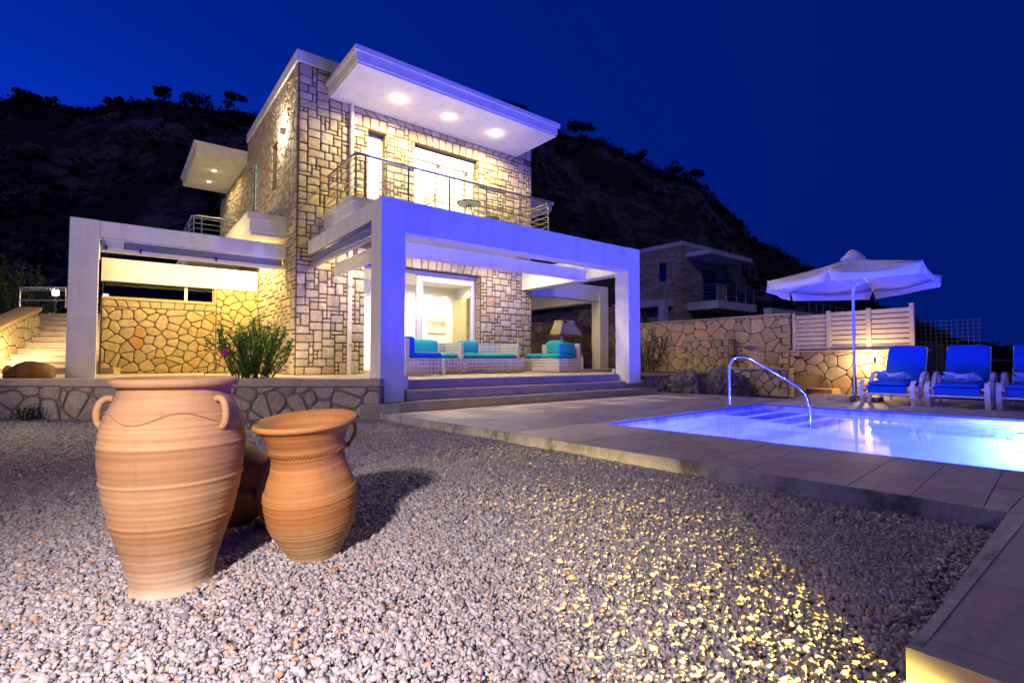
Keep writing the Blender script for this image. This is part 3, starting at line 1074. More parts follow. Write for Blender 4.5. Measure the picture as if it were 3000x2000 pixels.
# wall lamp on the left side
wlp = MB().box(SX - .14, SX - .02, 13.05, 13.17, 6.36, 6.56).build('wall_lamp', 'lampshell', villa, bevel=0.01)
MB().box(SX - .135, SX - .03, 13.06, 13.16, 6.565, 6.575).build('lamp_lens', 'bulb', wlp)
MB().box(SX - .135, SX - .03, 13.06, 13.16, 6.345, 6.355).build('lamp_lens', 'bulb', wlp)
point_light('wall_lamp_light', (SX - .16, 13.11, 6.66), 60, (1, .86, .62), 0.04)
point_light('wall_lamp_light', (SX - .16, 13.11, 6.24), 45, (1, .86, .62), 0.04)


# ---- windows and doors
def frame_rect(mb, x0, x1, z0, z1, y0, y1, t):
    mb.box(x0, x0 + t, y0, y1, z0, z1).box(x1 - t, x1, y0, y1, z0, z1).box(x0 + t, x1 - t, y0, y1, z1 - t, z1).box(x0 + t, x1 - t, y0, y1, z0, z0 + t)


YD = F0 + 0.26
door = MB(); frame_rect(door, 4.80, 8.27, T, 3.27, YD, YD + 0.1, 0.09)
door.box(6.37, 6.50, YD - .005, YD + .105, T + .09, 3.18)
gd = door.build('sliding_door', 'alu', villa, bevel=0.004)
p2 = MB(); frame_rect(p2, 6.50, 8.18, T + .09, 3.18, YD + .02, YD + .075, 0.06); p2.build('door_sash', 'alu', gd)
p2 = MB().box(6.56, 8.12, YD + .045, YD + .05, T + .15, 3.12); p2.build('pane', 'glass', gd)
p2 = MB().box(4.89, 6.37, YD + .045, YD + .05, T + .09, 3.18); p2.build('pane', 'glass', gd)
sh = MB()
for k in range(5):
    sh.box(6.52, 8.16, YD - .02, YD + .018, 3.12 - k * 0.03, 3.147 - k * 0.03)
sh.build('roller_shutter', 'alu', gd)
# upper doors
ud = MB(); frame_rect(ud, 4.86, 5.35, 4.24, 6.62, YD, YD + .08, 0.06)
ud = ud.build('balcony_door', 'alu', villa)
MB().box(4.92, 5.29, YD + .03, YD + .035, 4.3, 6.4).build('pane', 'glass', ud)
MB().box(4.92, 5.29, YD - .04, YD + .06, 6.42, 6.56).build('roller_shutter_box', 'alu', ud)
ub = MB(); frame_rect(ub, 6.14, 8.18, 4.24, 6.63, YD, YD + .1, 0.07)
ub.box(6.96, 7.06, YD, YD + .1, 4.31, 6.3).box(7.92, 7.98, YD, YD + .1, 4.31, 6.3)
ub = ub.build('balcony_door', 'alu', villa)
MB().box(6.21, 6.96, YD + .045, YD + .05, 4.31, 6.3).build('pane', 'glass', ub)
MB().box(7.06, 7.92, YD + .045, YD + .05, 4.31, 6.3).build('pane', 'glass', ub)
MB().box(6.21, 8.11, YD - .12, YD - .002, 6.28, 6.56).build('roller_shutter_box', 'alu', ub)
# curtain behind upper panes
cur = MB()
xs = np.linspace(6.2, 8.1, 80)
vsl = [(x, YD + .25 + 0.03 * math.sin(x * 42), z) for z in (4.26, 6.5) for x in xs]
cur.add(vsl, [(i, i + 1, 80 + i + 1, 80 + i) for i in range(79)])
cm = NT('pale_voile', 0.9); cm.col((0.8, 0.76, 0.6))
trn = cm.n('ShaderNodeBsdfTranslucent'); trn.inputs[0].default_value = (0.85, 0.8, 0.62, 1)
mxs = cm.n('ShaderNodeMixShader'); mxs.inputs[0].default_value = 0.6
cm.l(cm.b.outputs[0], mxs.inputs[1]); cm.l(trn.outputs[0], mxs.inputs[2]); cm.l(mxs.outputs[0], cm.out.inputs[0])
M['voile'] = cm.m
c_ = cur.build('curtain', 'voile', ub, smooth=True)
# side windows
wn_ = MB().box(SX + .16, SX + .2, 13.8, 14.35, 5.28, 6.5).build('window', 'dark', villa)
f_ = MB()
f_.box(SX + .1, SX + .16, 13.8, 13.86, 5.28, 6.5).box(SX + .1, SX + .16, 14.29, 14.35, 5.28, 6.5).box(SX + .1, SX + .16, 13.86, 14.29, 5.28, 5.34).box(SX + .1, SX + .16, 13.86, 14.29, 6.44, 6.5)
f_.build('frame', 'alu', wn_)
M['lit_strip'] = emit_mat('lit_frosted_glass', (0.30, 0.85, 0.85), 0.75)
wn_ = MB().box(SX + .03, SX + .05, 16.25, 16.62, 5.3, 6.72).build('window', 'lit_strip', villa)
f_ = MB()
for k in range(7):
    z = 5.3 + 1.42 * k / 6
    f_.box(SX + .012, SX + .028, 16.25, 16.62, z - .008, z + .008)
f_.build('glazing_bar', 'alu', wn_)

# rooms
def room(x0, x1, y0, y1, z0, z1):
    mb = MB()
    mb.box(x0 - .1, x0, y0, y1, z0, z1).box(x1, x1 + .1, y0, y1, z0, z1).box(x0 - .1, x1 + .1, y1, y1 + .1, z0, z1)
    mb.build('interior_wall', 'white_in', villa)
    MB().box(x0 - .1, x1 + .1, y0, y1 + .1, z1, z1 + .1).build('interior_ceiling', 'white_in', villa)
    MB().box(x0 - .1, x1 + .1, y0, y1 + .1, z0 - .1, z0).build('interior_floor', 'stair', villa)


room(3.8, 9.7, 12.4, 15.6, T + .03, 3.42)
room(3.8, 9.7, 12.4, 15.4, 4.25, 6.88)
for (x, y, wt) in ((5.4, 14.2, 650), (8.0, 14.6, 420), (8.7, 14.7, 60), (9.3, 14.7, 60)):
    spot_light('room_downlight', (x, y, 3.38), (x, y, 0), wt, (1.0, 0.84, 0.60), 165, 0.7, 0.05)
for x in (8.65, 9.2):
    spot_light('picture_light', (x, 15.35, 3.36), (x, 15.6, 1.6), 60, (1.0, 0.88, 0.66), 80, 0.8, 0.03)
for (x, y) in ((5.2, 13.6), (7.2, 13.6)):
    point_light('bedroom_lamp', (x, y, 6.5), 900, (1.0, 0.90, 0.52), 0.1)
pt = thing('wall_painting', (8.88, 15.57, 1.8), 'tall abstract painting in white and rust red hung on the living room wall', 'painting')
MB().box(8.52, 9.2, 15.555, 15.595, 1.8, 2.85).build('canvas', 'painting', pt)
# sofa shelf / dark cupboard inside at right and left
cb = thing('hall_cupboard', (9.55, 15.3, T + .03), 'narrow olive brown cupboard door at the right end of the living room', 'cupboard')
MB().box(9.50, 9.68, 14.6, 15.5, T + .03, 3.0).build('carcass', plain('olive_lacquer', (0.30, 0.25, 0.13), .5, bump=0), cb)
MB().box(9.486, 9.499, 14.64, 15.46, T + .1, 2.95).build('door_leaf', plain('olive_door', (0.33, 0.28, 0.15), .5, bump=0), cb)

# ---- pergolas
def column(x0, y0, z0, w=0.44, h=3.595, name='pergola_column'):
    return box(name, 'stucco', (x0, x0 + w, y0, y0 + 0.42, z0, h), villa, bevel=0.012)


c1 = column(3.42, 7.85, 0.10)
box('column_base', 'stucco', (3.85, 3.99, 7.98, 8.3, 0.2, 0.60), c1)
c2 = column(9.76, 7.85, 0.30)
box('column_base', 'stucco', (9.70, 10.1, 8.29, 8.33, T, T + .12), c2)
bm = lambda *d: box('pergola_beam', 'stucco', d, villa, bevel=0.012)
bm(3.862, 9.758, 7.87, 8.25, 3.035, 3.593)
bm(3.44, 3.80, 8.272, 11.97, 3.28, 3.592)
bm(9.78, 10.15, 8.272, 11.97, 2.99, 3.592)
column(-0.73, 12.7, 0.4)
bm(-0.288, SX - .03, 12.72, 13.1, 3.27, 3.594)
bm(-0.70, -0.33, 13.122, 15.7, 3.27, 3.592)
column(14.13, 12.7, T - .1, 0.46)
bm(10.22, 14.128, 12.72, 13.1, 3.03, 3.592)
bm(14.15, 14.55, 13.122, 17.0, 3.03, 3.592)
# retracted blinds
bl = box('blind_pelmet', 'stucco', (3.95, 9.50, 9.0, 9.14, 2.90, 3.18), villa, bevel=0.006)
box('blind_rail', 'steel', (3.95, 9.50, 9.14, 9.2, 3.06, 3.14), bl)
for k in range(9):
    x = 4.2 + k * 0.62
    box('awning_fold', 'canvas', (x, x + 0.34, 8.34, 8.9, 3.24 + .02 * (k % 2), 3.255 + .02 * (k % 2)), bl)
box('blind_pelmet', 'stucco', (4.02, 4.10, 9.16, 11.9, 2.84, 3.12), villa, bevel=0.006)
cs = box('blind_cassette', 'mesh', (3.50, 3.66, 8.3, 11.9, 3.06, 3.27), villa, bevel=0.02)
box('cassette_rail', 'steel', (3.47, 3.50, 8.3, 11.9, 3.03, 3.07), cs)
box('cassette_rail', 'steel', (3.47, 3.50, 8.3, 11.9, 3.22, 3.26), cs)
MB().tube([(3.58, 8.3, 3.03), (3.58, 11.9, 3.03)], 0.035, 10).build('blind_roll', 'canvas', cs, smooth=True)
cs = box('blind_cassette', 'mesh', (0.12, SX - .1, 12.80, 12.96, 3.09, 3.268), villa, bevel=0.02)
box('cassette_rail', 'alu', (-.26, SX - .06, 12.77, 12.80, 3.235, 3.268), cs)
box('cassette_rail', 'alu', (-.26, SX - .06, 12.78, 12.98, 3.02, 3.085), cs)
box('cassette_end', 'alu', (-.26, 0.1, 12.80, 12.96, 3.09, 3.23), cs)
for x in (-.2, .35, 1.7):
    box('bracket', 'iron', (x, x + .03, 12.765, 12.785, 3.04, 3.13), cs)
for k in range(60):
    pass


# ---- railings
def railing(parent, pts, z0, zh, n_bars=6, posts=None, r=0.011, handle=0.028, mat='rail', post_r=0.02):
    rl = MB().tube([(x, y, zh) for x, y in pts], handle, 10).build('handrail', mat, parent, smooth=True, auto=50)
    for k in range(n_bars):
        z = z0 + 0.12 + (zh - z0 - 0.2) * k / (n_bars - 1)
        MB().tube([(x, y, z) for x, y in pts], r, 6).build('rail_bar', mat, rl)
    for (x, y) in posts or []:
        MB().tube([(x, y, z0 - .12), (x, y, zh - 0.02)], post_r, 8).build('post', mat, rl)
    return rl


railing(villa, [(3.84, 11.9), (3.84, 10.22), (3.87, 10.16), (3.94, 10.13), (9.20, 10.13), (9.26, 10.16), (9.27, 10.22), (9.27, 11.9)], 4.24, 5.15, 6,
        [(3.84, 11.2), (3.86, 10.17), (4.05, 10.13), (5.04, 10.13), (6.09, 10.13), (7.15, 10.13), (8.21, 10.13), (9.22, 10.13), (9.27, 11.2)])
railing(villa, [(1.74, 21.3), (1.74, 17.85), (1.82, 17.72), (3.1, 17.72)], 4.24, 5.21, 6, [(1.78, 17.76), (1.98, 17.72), (1.74, 18.6), (1.74, 19.6), (3.0, 17.72)], r=0.012, handle=0.028, mat='steel')

# ================================================================== balcony furniture
def bistro_table(loc):
    t = thing('bistro_table', loc, 'round dark metal bistro table standing on the upper balcony', 'table')
    x, y, z = loc
    MB().lathe([(0, .72), (.30, .72), (.31, .71), (.31, .695), (0, .69)], 28, loc).build('table_top', 'darkglass' if False else 'mesh', t)
    tor = MB().lathe([(.31, .73), (.325, .715), (.31, .69), (.30, .71)], 28, loc).build('table_rim', 'iron', t)
    for k in range(3):
        a = k * 2.094
        MB().tube([(x + .05 * math.cos(a), y + .05 * math.sin(a), z + .7), (x + .24 * math.cos(a), y + .24 * math.sin(a), z)], .012, 6).build('leg', 'iron', t)
    return t


bistro_table((7.2, 11.0, 4.242))


def bistro_chair(loc, a, label):
    t = thing('bistro_chair', (0, 0, 0), label, 'chair', 'metal chairs on the upper balcony')
    MB().lathe([(0, .45), (.19, .45), (.2, .44), (.19, .43)], 18).build('seat', 'iron', t)
    for sx in (-.16, .16):
        MB().tube([(sx, -.14, 0), (sx * .8, -.12, .44)], .01, 6).build('leg', 'iron', t)
        MB().tube([(sx, .2, 0), (sx, .16, .45), (sx * 1.1, .2, .80)], .01, 6).build('leg', 'iron', t)
    b_ = MB()
    for k in range(4):
        z = .56 + .07 * k
        b_.tube([(-.17, .17 + .02 * k, z), (0, .21 + .02 * k, z), (.17, .17 + .02 * k, z)], .009, 6)
    b_.build('backrest', 'iron', t)
    arm = MB().tube([(-.17, .17, .66), (-.22, 0, .66), (-.2, -.12, .62)], .011, 6).build('armrest', 'iron', t)
    arm = MB().tube([(.17, .17, .66), (.22, 0, .66), (.2, -.12, .62)], .011, 6).build('armrest', 'iron', t)
    t.location = loc; t.rotation_euler = (0, 0, a)
    return t


bistro_chair((6.35, 11.3, 4.242), 1.9, 'metal chair left of the round table on the upper balcony')
bistro_chair((7.95, 10.95, 4.242), -1.4, 'metal chair right of the round table on the upper balcony')

# ================================================================== left garden wall behind the pergola
YW = 15.7
rw = thing('rubble_wall', (1, YW, T), 'yellow lit rubble stone wall with a long window slit under the left pergola', 'wall')
mb = MB()
for (x0, x1, z0, z1) in ((-0.30, 2.13, .3, 2.34), (2.13, SX - .01, .3, 2.78), ):
    mb.box(x0, x1, YW, YW + .3, z0, z1)
mb.build('wall_core', 'mortar', rw)
mw = Mason(rw, 'rubble', 290)
fr2 = ((0, YW, 0), X1, Z1, NY)
mw.lay(courses(-0.28, 2.13, 2.16, 2.34, 0.24), *fr2, joint=0.01, proud=0.02)
mw.lay(rubble([(-0.28, T), (2.13, T), (2.13, 2.16), (-0.28, 2.16)], (0.27, 0.19)), *fr2, joint=0.011, proud=0.022, rnd=0.03)
mw.lay(rubble([(2.13, T), (3.17, T), (3.17, 2.78), (2.13, 2.78)], (0.27, 0.2)), *fr2, joint=0.011, proud=0.022, rnd=0.03)
mw.finish()
box('lintel_band', 'stucco', (-0.30, SX - .04, YW - .03, YW + .27, 2.785, 3.34), rw, bevel=0.006)
box('sill', 'sill', (-0.28, 2.12, YW - .04, YW + .3, 2.342, 2.41), rw)
box('sill', 'sill', (2.085, 2.13, YW - .02, YW + .28, 2.412, 2.78), rw)
w_ = box('window', 'darkglass', (-0.28, 2.08, YW + .12, YW + .13, 2.412, 2.782), rw)
box('frame', 'alu', (1.41, 1.48, YW + .09, YW + .119, 2.412, 2.782), w_)
box('frame', 'alu', (2.05, 2.083, YW + .09, YW + .119, 2.412, 2.782), w_)

# planter wall in front of terrace (runs along the plot boundary)
def oblique_wall(name, d, l0, l1, z0, z1, thick, label, cat, capz=0.07, size=(0.34, 0.24), mat='field', seed=0):
    root = thing(name, CA(d, (l0 + l1) / 2, ZG), label, cat)
    O = CA(d, 0, 0); U = (RT[0], RT[1], 0); W = (-FW[0], -FW[1], 0)
    MB().frame_box(O, U, Z1, W, l0, l1, z0, z1 - capz, -thick, -0.001).build('wall_core', 'mortar_grey', root)
    m_ = Mason(root, mat, 280)
    m_.lay(rubble([(l0, ZG - .03), (l1, ZG - .03), (l1, z1 - capz), (l0, z1 - capz)], size), O, U, Z1, W, joint=0.016, proud=0.02, rnd=0.05)
    m_.finish()
    n = max(1, round((l1 - l0) / 1.2))
    for k in range(n):
        a = l0 + (l1 - l0) * k / n; b = l0 + (l1 - l0) * (k + 1) / n
        MB().frame_box(O, U, Z1, W, a + .002, b - .002, z1 - capz + .001, z1, -thick - .03, 0.04).build('cap_stone', 'cap', root, bevel=0.012)
    return root


oblique_wall('planter_wall', 8.1, -7.2, -2.10, -0.3, 0.56, 0.32, 'low grey fieldstone planter wall behind the clay jars, beside the white column', 'wall', capz=0.12)
oblique_wall('garden_wall', 8.16, -9.6, -7.22, -0.3, 0.555, 0.32, 'low grey fieldstone wall at the far left below the stairs', 'wall', capz=0.11, size=(0.4, 0.26))
box('strip', 'stair', (3.9, 3.98, 8.5, 8.6, 0, .1)) if False else None

# ---- oleander bush
def leaf_bush(name, base, spread, height, nst, nl, ll, lw, mat, label, cat, stem=True, up=0.6, group=None):
    t = thing(name, base, label, cat, group)
    bx, by, bz = base
    st_ = MB(); lf = MB()
    for s in range(nst):
        a = rng.uniform(0, 6.283); r = spread * math.sqrt(rng.random())
        h = height * (1 - 0.45 * (r / spread) ** 2) * rng.uniform(0.75, 1.08)
        tip = Vector((bx + r * math.cos(a), by + r * math.sin(a), bz + h))
        b0 = Vector((bx + 0.42 * r * math.cos(a + .5), by + 0.42 * r * math.sin(a + .5), bz))
        mid = (b0 + tip) / 2 + Vector((rng.uniform(-.1, .1) * h, rng.uniform(-.1, .1) * h, h * rng.uniform(.02, .2)))
        if stem: st_.tube([b0, mid, tip], 0.008, 5)
        for k in range(nl):
            u = 0.10 + 0.90 * (k + rng.random()) / nl
            p = b0.lerp(mid, u * 2) if u < .5 else mid.lerp(tip, u * 2 - 1)
            an = rng.uniform(0, 6.283)
            d = Vector((math.cos(an), math.sin(an), rng.uniform(0.1, up * 2))).normalized()
            L = ll * rng.uniform(0.6, 1.15)
            sd = d.cross(Vector((0, 0, 1))).normalized() * lw
            q = p + d * L * 0.5 + Vector((0, 0, 0.01))
            e = p + d * L - Vector((0, 0, L * 0.18))
            lf.add([p, q + sd, e, q - sd], [(0, 1, 2, 3)])
    if stem: st_.build('stems', 'trunk', t)
    tag(lf.build('foliage', mat, t), kind='stuff')
    return t


ol = leaf_bush('oleander_bush', (2.05, 10.6, 0.45), 0.80, 1.28, 58, 44, 0.17, 0.020, 'oleander', 'green oleander bush with one pink flower in front of the stone tower', 'bush')
fl = MB()
fc = Vector((1.50, 9.97, 0.99))
for k in range(26):
    d = Vector((rng.gauss(0, 1), rng.gauss(0, 1), rng.gauss(0, 1))).normalized()
    s_ = d.orthogonal().normalized() * 0.035
    t2 = d.cross(s_).normalized() * 0.035
    c_ = fc + d * 0.05
    s_ = s_ * 1.35; t2 = t2 * 1.35
    fl.add([c_ - s_, c_ + t2, c_ + s_ + d * .02, c_ - t2], [(0, 1, 2, 3)])
fl.build('flower', 'flower', ol)
# iron trellis
tr = thing('iron_trellis', (1.5, 11.05, T), 'black wrought iron scroll bracket standing beside the oleander bush', 'trellis')
tb = lambda l, z: CA(9.65, l, z)
mb = MB().tube([tb(-5.38, 1.17), tb(-5.86, 1.17), tb(-5.86, 1.05), tb(-5.74, 1.0), tb(-5.66, .9), tb(-5.62, .8), tb(-5.66, .7), tb(-5.76, .64), tb(-5.86, .6), tb(-5.86, .52)], .008, 6)
mb.tube([tb(-5.86, .61), tb(-5.4, .61)], .008, 6)
mb.build('scroll_bar', 'iron', tr)
for (l, h) in ((-9.0, .28), (-8.55, .22), (-7.6, .24)):
    leaf_bush('weed_tuft', CA(7.95, l, ZG), .22, h, 14, 10, .12, .006, 'weed', {-9.0: 'leftmost green weed tuft at the foot of the far left wall', -8.55: 'middle low weed tuft at the foot of the far left wall', -7.6: 'tall weed tuft by the joint between the two low walls'}[l], 'weed', group='weeds at the foot of the garden wall')

# ================================================================== stairs at far left
sg = thing('garden_stairs', CA(11.9, -10.6, T), 'wide sandstone garden stairs climbing at the far left beside the column', 'stairs')
O = (0, 0, 0); U = (RT[0], RT[1], 0); W = (FW[0], FW[1], 0)
for k in range(11):
    d0 = 12.2 + k * 0.30; z1 = T + 0.158 * (k + 1)
    MB().frame_box(O, U, W, Z1, -12.6 - k * .28, -9.6, d0, d0 + 0.31, T - .2, z1 - .04).build('riser', 'stair', sg)
    MB().frame_box(O, U, W, Z1, -12.6 - k * .28, -9.6, d0 - .025, d0 + 0.31, z1 - .038, z1).build('tread', 'stair', sg, bevel=0.006)
sw = thing('stair_side_wall', CA(12, -12.3, T), 'sloping stone side wall with ochre cap left of the garden stairs', 'wall')
m_ = Mason(sw, 'rubble', 100)
pts = [(0, T - .1), (3.0, T - .1), (3.0, 2.5), (2.2, 2.5), (0, 1.35)]
Ow = CA(11.7, -12.35, 0)
Wd = Vector((FW[0], FW[1], 0)) * 0.98 + Vector((-RT[0], -RT[1], 0)) * 0.32
Wd.normalize(); Nn = Vector((Wd.y, -Wd.x, 0))
m_.lay(rubble([(0, T - .1), (2.4, T - .1), (2.4, 2.2), (0, 1.3)], (.3, .24)), Ow, Wd, Z1, Nn, joint=.012, proud=.02, rnd=.03)
m_.finish()
mb = MB(); Ov = Vector(Ow)
for s in (0,):
    A = [Ov + Wd * u + Vector((0, 0, z)) - Nn * w for w in (0.0, .4) for (u, z) in ((0, .3), (2.4, .3), (2.4, 2.2), (0, 1.3))]
    mb.add(A, [(0, 1, 2, 3), (7, 6, 5, 4), (0, 4, 5, 1), (1, 5, 6, 2), (2, 6, 7, 3), (3, 7, 4, 0)])
mb.build('wall_core', 'mortar', sw)
mb = MB()
A = [Ov + Wd * u + Vector((0, 0, z)) - Nn * w for w in (-.05, .46) for (u, z) in ((-.05, 1.31), (2.4, 2.22), (2.4, 2.32), (-.05, 1.41))]
mb.add(A, [(0, 1, 2, 3), (7, 6, 5, 4), (0, 4, 5, 1), (1, 5, 6, 2), (2, 6, 7, 3), (3, 7, 4, 0)])
mb.build('cap_stone', 'sill', sw)
lp = Ov + Wd * 0.35 + Vector((0, 0, 1.05)) + Nn * .05
sl = thing('stair_lamp', lp, 'small round lamp glowing on the side wall of the garden stairs', 'lamp')
MB().tube([lp, lp + Nn * .06], .07, 14).build('lamp_body', 'lampshell', sl)
MB().tube([lp + Nn * .061, lp + Nn * .07], .055, 14).build('lamp_lens', 'bulb', sl)
point_light('stair_lamp_light', lp + Nn * .2, 90, WARM, .04)
spot_light('stair_spot', CA(11.6, -10.3, 3.1), CA(13.4, -11.6, 1.2), 580, (1, .78, .45), 75, 0.9, .06)
# upper bank behind the stairs with lamp
bank = MB()
gx, gy = 26, 8
for j in range(gy + 1):
    for i in range(gx + 1):
        l = -17.5 + i * 0.36; d = 15.7 + j * .9
        z = 1.5 + 0.75 * math.exp(-((l + 13.2) / 2.2) ** 2) + 0.05 * j + 0.22 * noise.noise(Vector((l * 1.7, d * 1.7, 3))) - (0.9 if j == 0 else 0)
        bank.v.append(CA(d, l, z))
for j in range(gy):
    for i in range(gx):
        a = j * (gx + 1) + i
        bank.f.append((a, a + 1, a + gx + 2, a + gx + 1))
tag(bank.build('rock_bank', 'rock'), kind='structure')


def bollard_lamp(loc, label, mat, watt, col, group=None):
    t = thing('post_lamp', loc, label, 'lamp', group)
    x, y, z = loc
    MB().tube([(x, y, z - .9), (x, y, z - .06)], .03, 10).build('post', 'iron', t)
    MB().tube([(x, y, z - .06), (x, y, z + .09)], .075, 14).build('lamp_lens', mat, t)
    MB().lathe([(.0, .12), (.1, .1), (.1, .085), (0, .085)], 14, loc).build('lamp_cap', 'lampshell', t)
    point_light('post_lamp_light', (x, y, z + .02), watt, col, .09)


bollard_lamp(CA(15.5, -14.05, 2.91), 'bright garden lamp on the rocky bank above the stairs', 'bulb', 520, (1, .82, .5))
bollard_lamp(CA(16.8, -13.55, 2.96), 'bright cool lamp seen beside the white pergola column through the window slit', 'bulb_cool', 200, (.8, .95, 1))
rl = thing('bank_railing', CA(15.2, -14.5, 2.6), 'short pale metal railing around the lamp above the stairs', 'railing')
railing(rl, [CA(15.3, -14.95)[:2], CA(15.3, -13.55)[:2]], 2.55, 3.05, 2, [CA(15.3, -14.95)[:2], CA(15.3, -13.55)[:2]], r=.012, mat='alu')
leaf_bush('olive_shrub', CA(16.8, -16.75, 1.7), 1.45, 2.6, 130, 46, .16, .022, 'olive', 'pale green olive shrub at the far left edge beyond the stairs', 'bush')
# overhead cable
cb_ = MB().tube([CA(30, -34, 10.4 + 6), CA(24, -22, 8.6), CA(18, -15.2, 5.7)], .012, 5)
tag(cb_.build('overhead_cable', 'iron'), 'thin dark cable hanging across the hillside at the far left', 'cable')
# overturned jar on the terrace edge
def jar_mesh(prof, n=56):
    return MB().lathe(prof, n)


def lying_jar(loc, rotz, s, label, mat, tilt=90):
    t = thing('clay_jar', (0, 0, 0), label, 'jar')
    prof = [(0.02, 0), (.12, 0), (.135, .02), (.2, .16), (.255, .34), (.26, .44), (.225, .56), (.17, .64), (.165, .67), (.21, .70), (.215, .72), (.195, .725), (.15, .67), (.15, .63), (.2, .55), (.235, .43), (.1, .05), (.02, .03)]
    jar_mesh(prof, 40).build('body', mat, t, smooth=True, auto=60)
    for s_ in (-1, 1):
        MB().tube([(s_ * .17, 0, .655), (s_ * .25, 0, .66), (s_ * .29, 0, .6), (s_ * .265, 0, .52), (s_ * .235, 0, .5)], .018, 8).build('handle', mat, t, smooth=True)
    t.location = loc
    t.rotation_euler = (RAD(tilt), 0, rotz)
    t.scale = (s, s, s)
    return t


lying_jar(CA(9.3, -8.42, T + .13), RAD(AZ - 90 - 70), 0.9, 'terracotta jar lying on its side on the low wall at the far left', 'terra_small', 96)

# ================================================================== clay jars in front
def smooth_prof(p, k=4):
    out = []
    for i in range(len(p) - 1):
        p0 = p[max(i - 1, 0)]; p1 = p[i]; p2 = p[i + 1]; p3 = p[min(i + 2, len(p) - 1)]
        for j in range(k):
            t = j / k
            out.append(tuple(0.5 * ((2 * p1[c]) + (-p0[c] + p2[c]) * t + (2 * p0[c] - 5 * p1[c] + 4 * p2[c] - p3[c]) * t * t + (-p0[c] + 3 * p1[c] - 3 * p2[c] + p3[c]) * t ** 3) for c in (0, 1)))
    out.append(p[-1])
    return out


def add_ridges(prof, zs, amp=0.004, w=0.006):
    out = []
    z0, z1 = prof[0][1], prof[-1][1]
    dens = []
    for i in range(len(prof) - 1):
        (r0, a), (r1, b) = prof[i], prof[i + 1]
        n = max(1, int(abs(b - a) / 0.004))
        for j in range(n):
            t = j / n
            dens.append((r0 + (r1 - r0) * t, a + (b - a) * t))
    dens.append(prof[-1])
    for r, z in dens:
        r += sum(amp * math.exp(-((z - q) / w) ** 2) for q in zs) + 0.0006 * math.sin(z * 260) + 0.0008 * math.sin(z * 97)
        out.append((r, z))
    return out


def standing_jar(loc, outer, inner, ridges, mat, label, handles, amp=.004, incised=(), lean=0, sc_=1.0):
    t = thing('clay_jar', (0, 0, 0), label, 'jar')
    o = add_ridges(smooth_prof(outer), ridges, amp)
    jar_mesh(o + inner, 72).build('body', mat, t, smooth=True, auto=70)
    for h in handles:
        a, rs = h
        pts = [(r * math.cos(a), r * math.sin(a), z) for r, z in rs]
        sp = []
        for i in range(len(pts) - 1):
            for j in range(4):
                sp.append(tuple(pts[i][c] + (pts[i + 1][c] - pts[i][c]) * j / 4 for c in range(3)))
        sp.append(pts[-1])
        hd = MB()
        hd.tube(sp, .0165 if sc_ == 1.0 else .012, 10)
        ho = hd.build('handle', mat, t, smooth=True)
        sm = ho.modifiers.new('smooth', 'SMOOTH'); sm.iterations = 6; sm.factor = 0.5
    t.location = loc
    t.rotation_euler = (RAD(lean), RAD(-lean * .45), RAD(AZ - 90))
    t.scale = (sc_, sc_, 1)
    return t


# z measured from the jar's foot
big_o = [(.0, 0), (.150, 0), (.152, .03), (.164, .09), (.186, .17), (.220, .28), (.249, .41), (.264, .52), (.268, .60), (.262, .68), (.243, .745), (.221, .79), (.208, .83), (.210, .85)]
rim = [(.226, .852), (.235, .858), (.238, .872), (.234, .884), (.223, .888)]
inner = [(.204, .886), (.197, .86), (.199, .83), (.24, .74), (.25, .6), (.23, .42), (.15, .15), (.0, .05)]
jb = standing_jar((0.215, 2.635, ZG - .005), big_o, rim + inner, [.30, .47, .615, .70], 'terra_big', 'tall pale terracotta storage jar standing at the left front', [
    (RAD(202), [(.222, .80), (.245, .806), (.268, .79), (.281, .75), (.277, .705), (.256, .68)]), (RAD(-18), [(.222, .80), (.245, .806), (.268, .79), (.280, .75), (.276, .705), (.256, .68)])], .004)
# incised wavy cord on the shoulder of the large jar
wv = MB()
pts = []
for k in range(90):
    a = math.pi * 2 * k / 89
    z = .735 + .022 * math.sin(a * 5)
    r = .2545 + (0.745 - z) * 0.33
    pts.append((r * math.cos(a), r * math.sin(a), z))
wv.tube(pts, .0013, 5, cap=False)
wo = wv.build('wavy_cord', 'terra_big', None, smooth=True); wo.parent = jb
small_o = [(.0, 0), (.122, 0), (.124, .015), (.150, .06), (.188, .125), (.221, .215), (.229, .30), (.222, .345), (.205, .40), (.184, .46), (.178, .515), (.186, .57), (.208, .62), (.238, .655)]
rim2 = [(.252, .660), (.258, .670), (.255, .682), (.243, .686)]
inner2 = [(.222, .676), (.19, .63), (.165, .57), (.158, .51), (.17, .44), (.205, .33), (.2, .2), (.1, .05), (0, .04)]
js = standing_jar((0.80, 2.59, ZG - .005), small_o, rim2 + inner2, [.16, .175, .19, .315, .33, .345, .52, .55], 'terra_small', 'smaller orange terracotta jar with a flared rim standing beside the tall jar', [
    (RAD(22), [(.215, .64), (.238, .628), (.240, .59), (.215, .545), (.185, .52)]), (RAD(158), [(.215, .64), (.238, .628), (.240, .59), (.215, .545), (.185, .52)])], .0045, lean=5.5, sc_=0.94)
# braided band
br = MB()
for k in range(64):
    a = 2 * math.pi * k / 64
    z = .535
    p0 = (.184 * math.cos(a), .184 * math.sin(a), z - .008); p1 = (.186 * math.cos(a + .09), .186 * math.sin(a + .09), z + .008)
    br.tube([p0, p1], .0032, 5)
bo = br.build('braided_band', 'terra_small', None, smooth=True); bo.parent = js
tag(bo, kind='stuff')
lying_jar(CA(2.98, -2.08, ZG + .245), RAD(AZ + 2), 0.97, 'brown terracotta jar lying on its side behind the two standing jars', 'terra_small', 92)

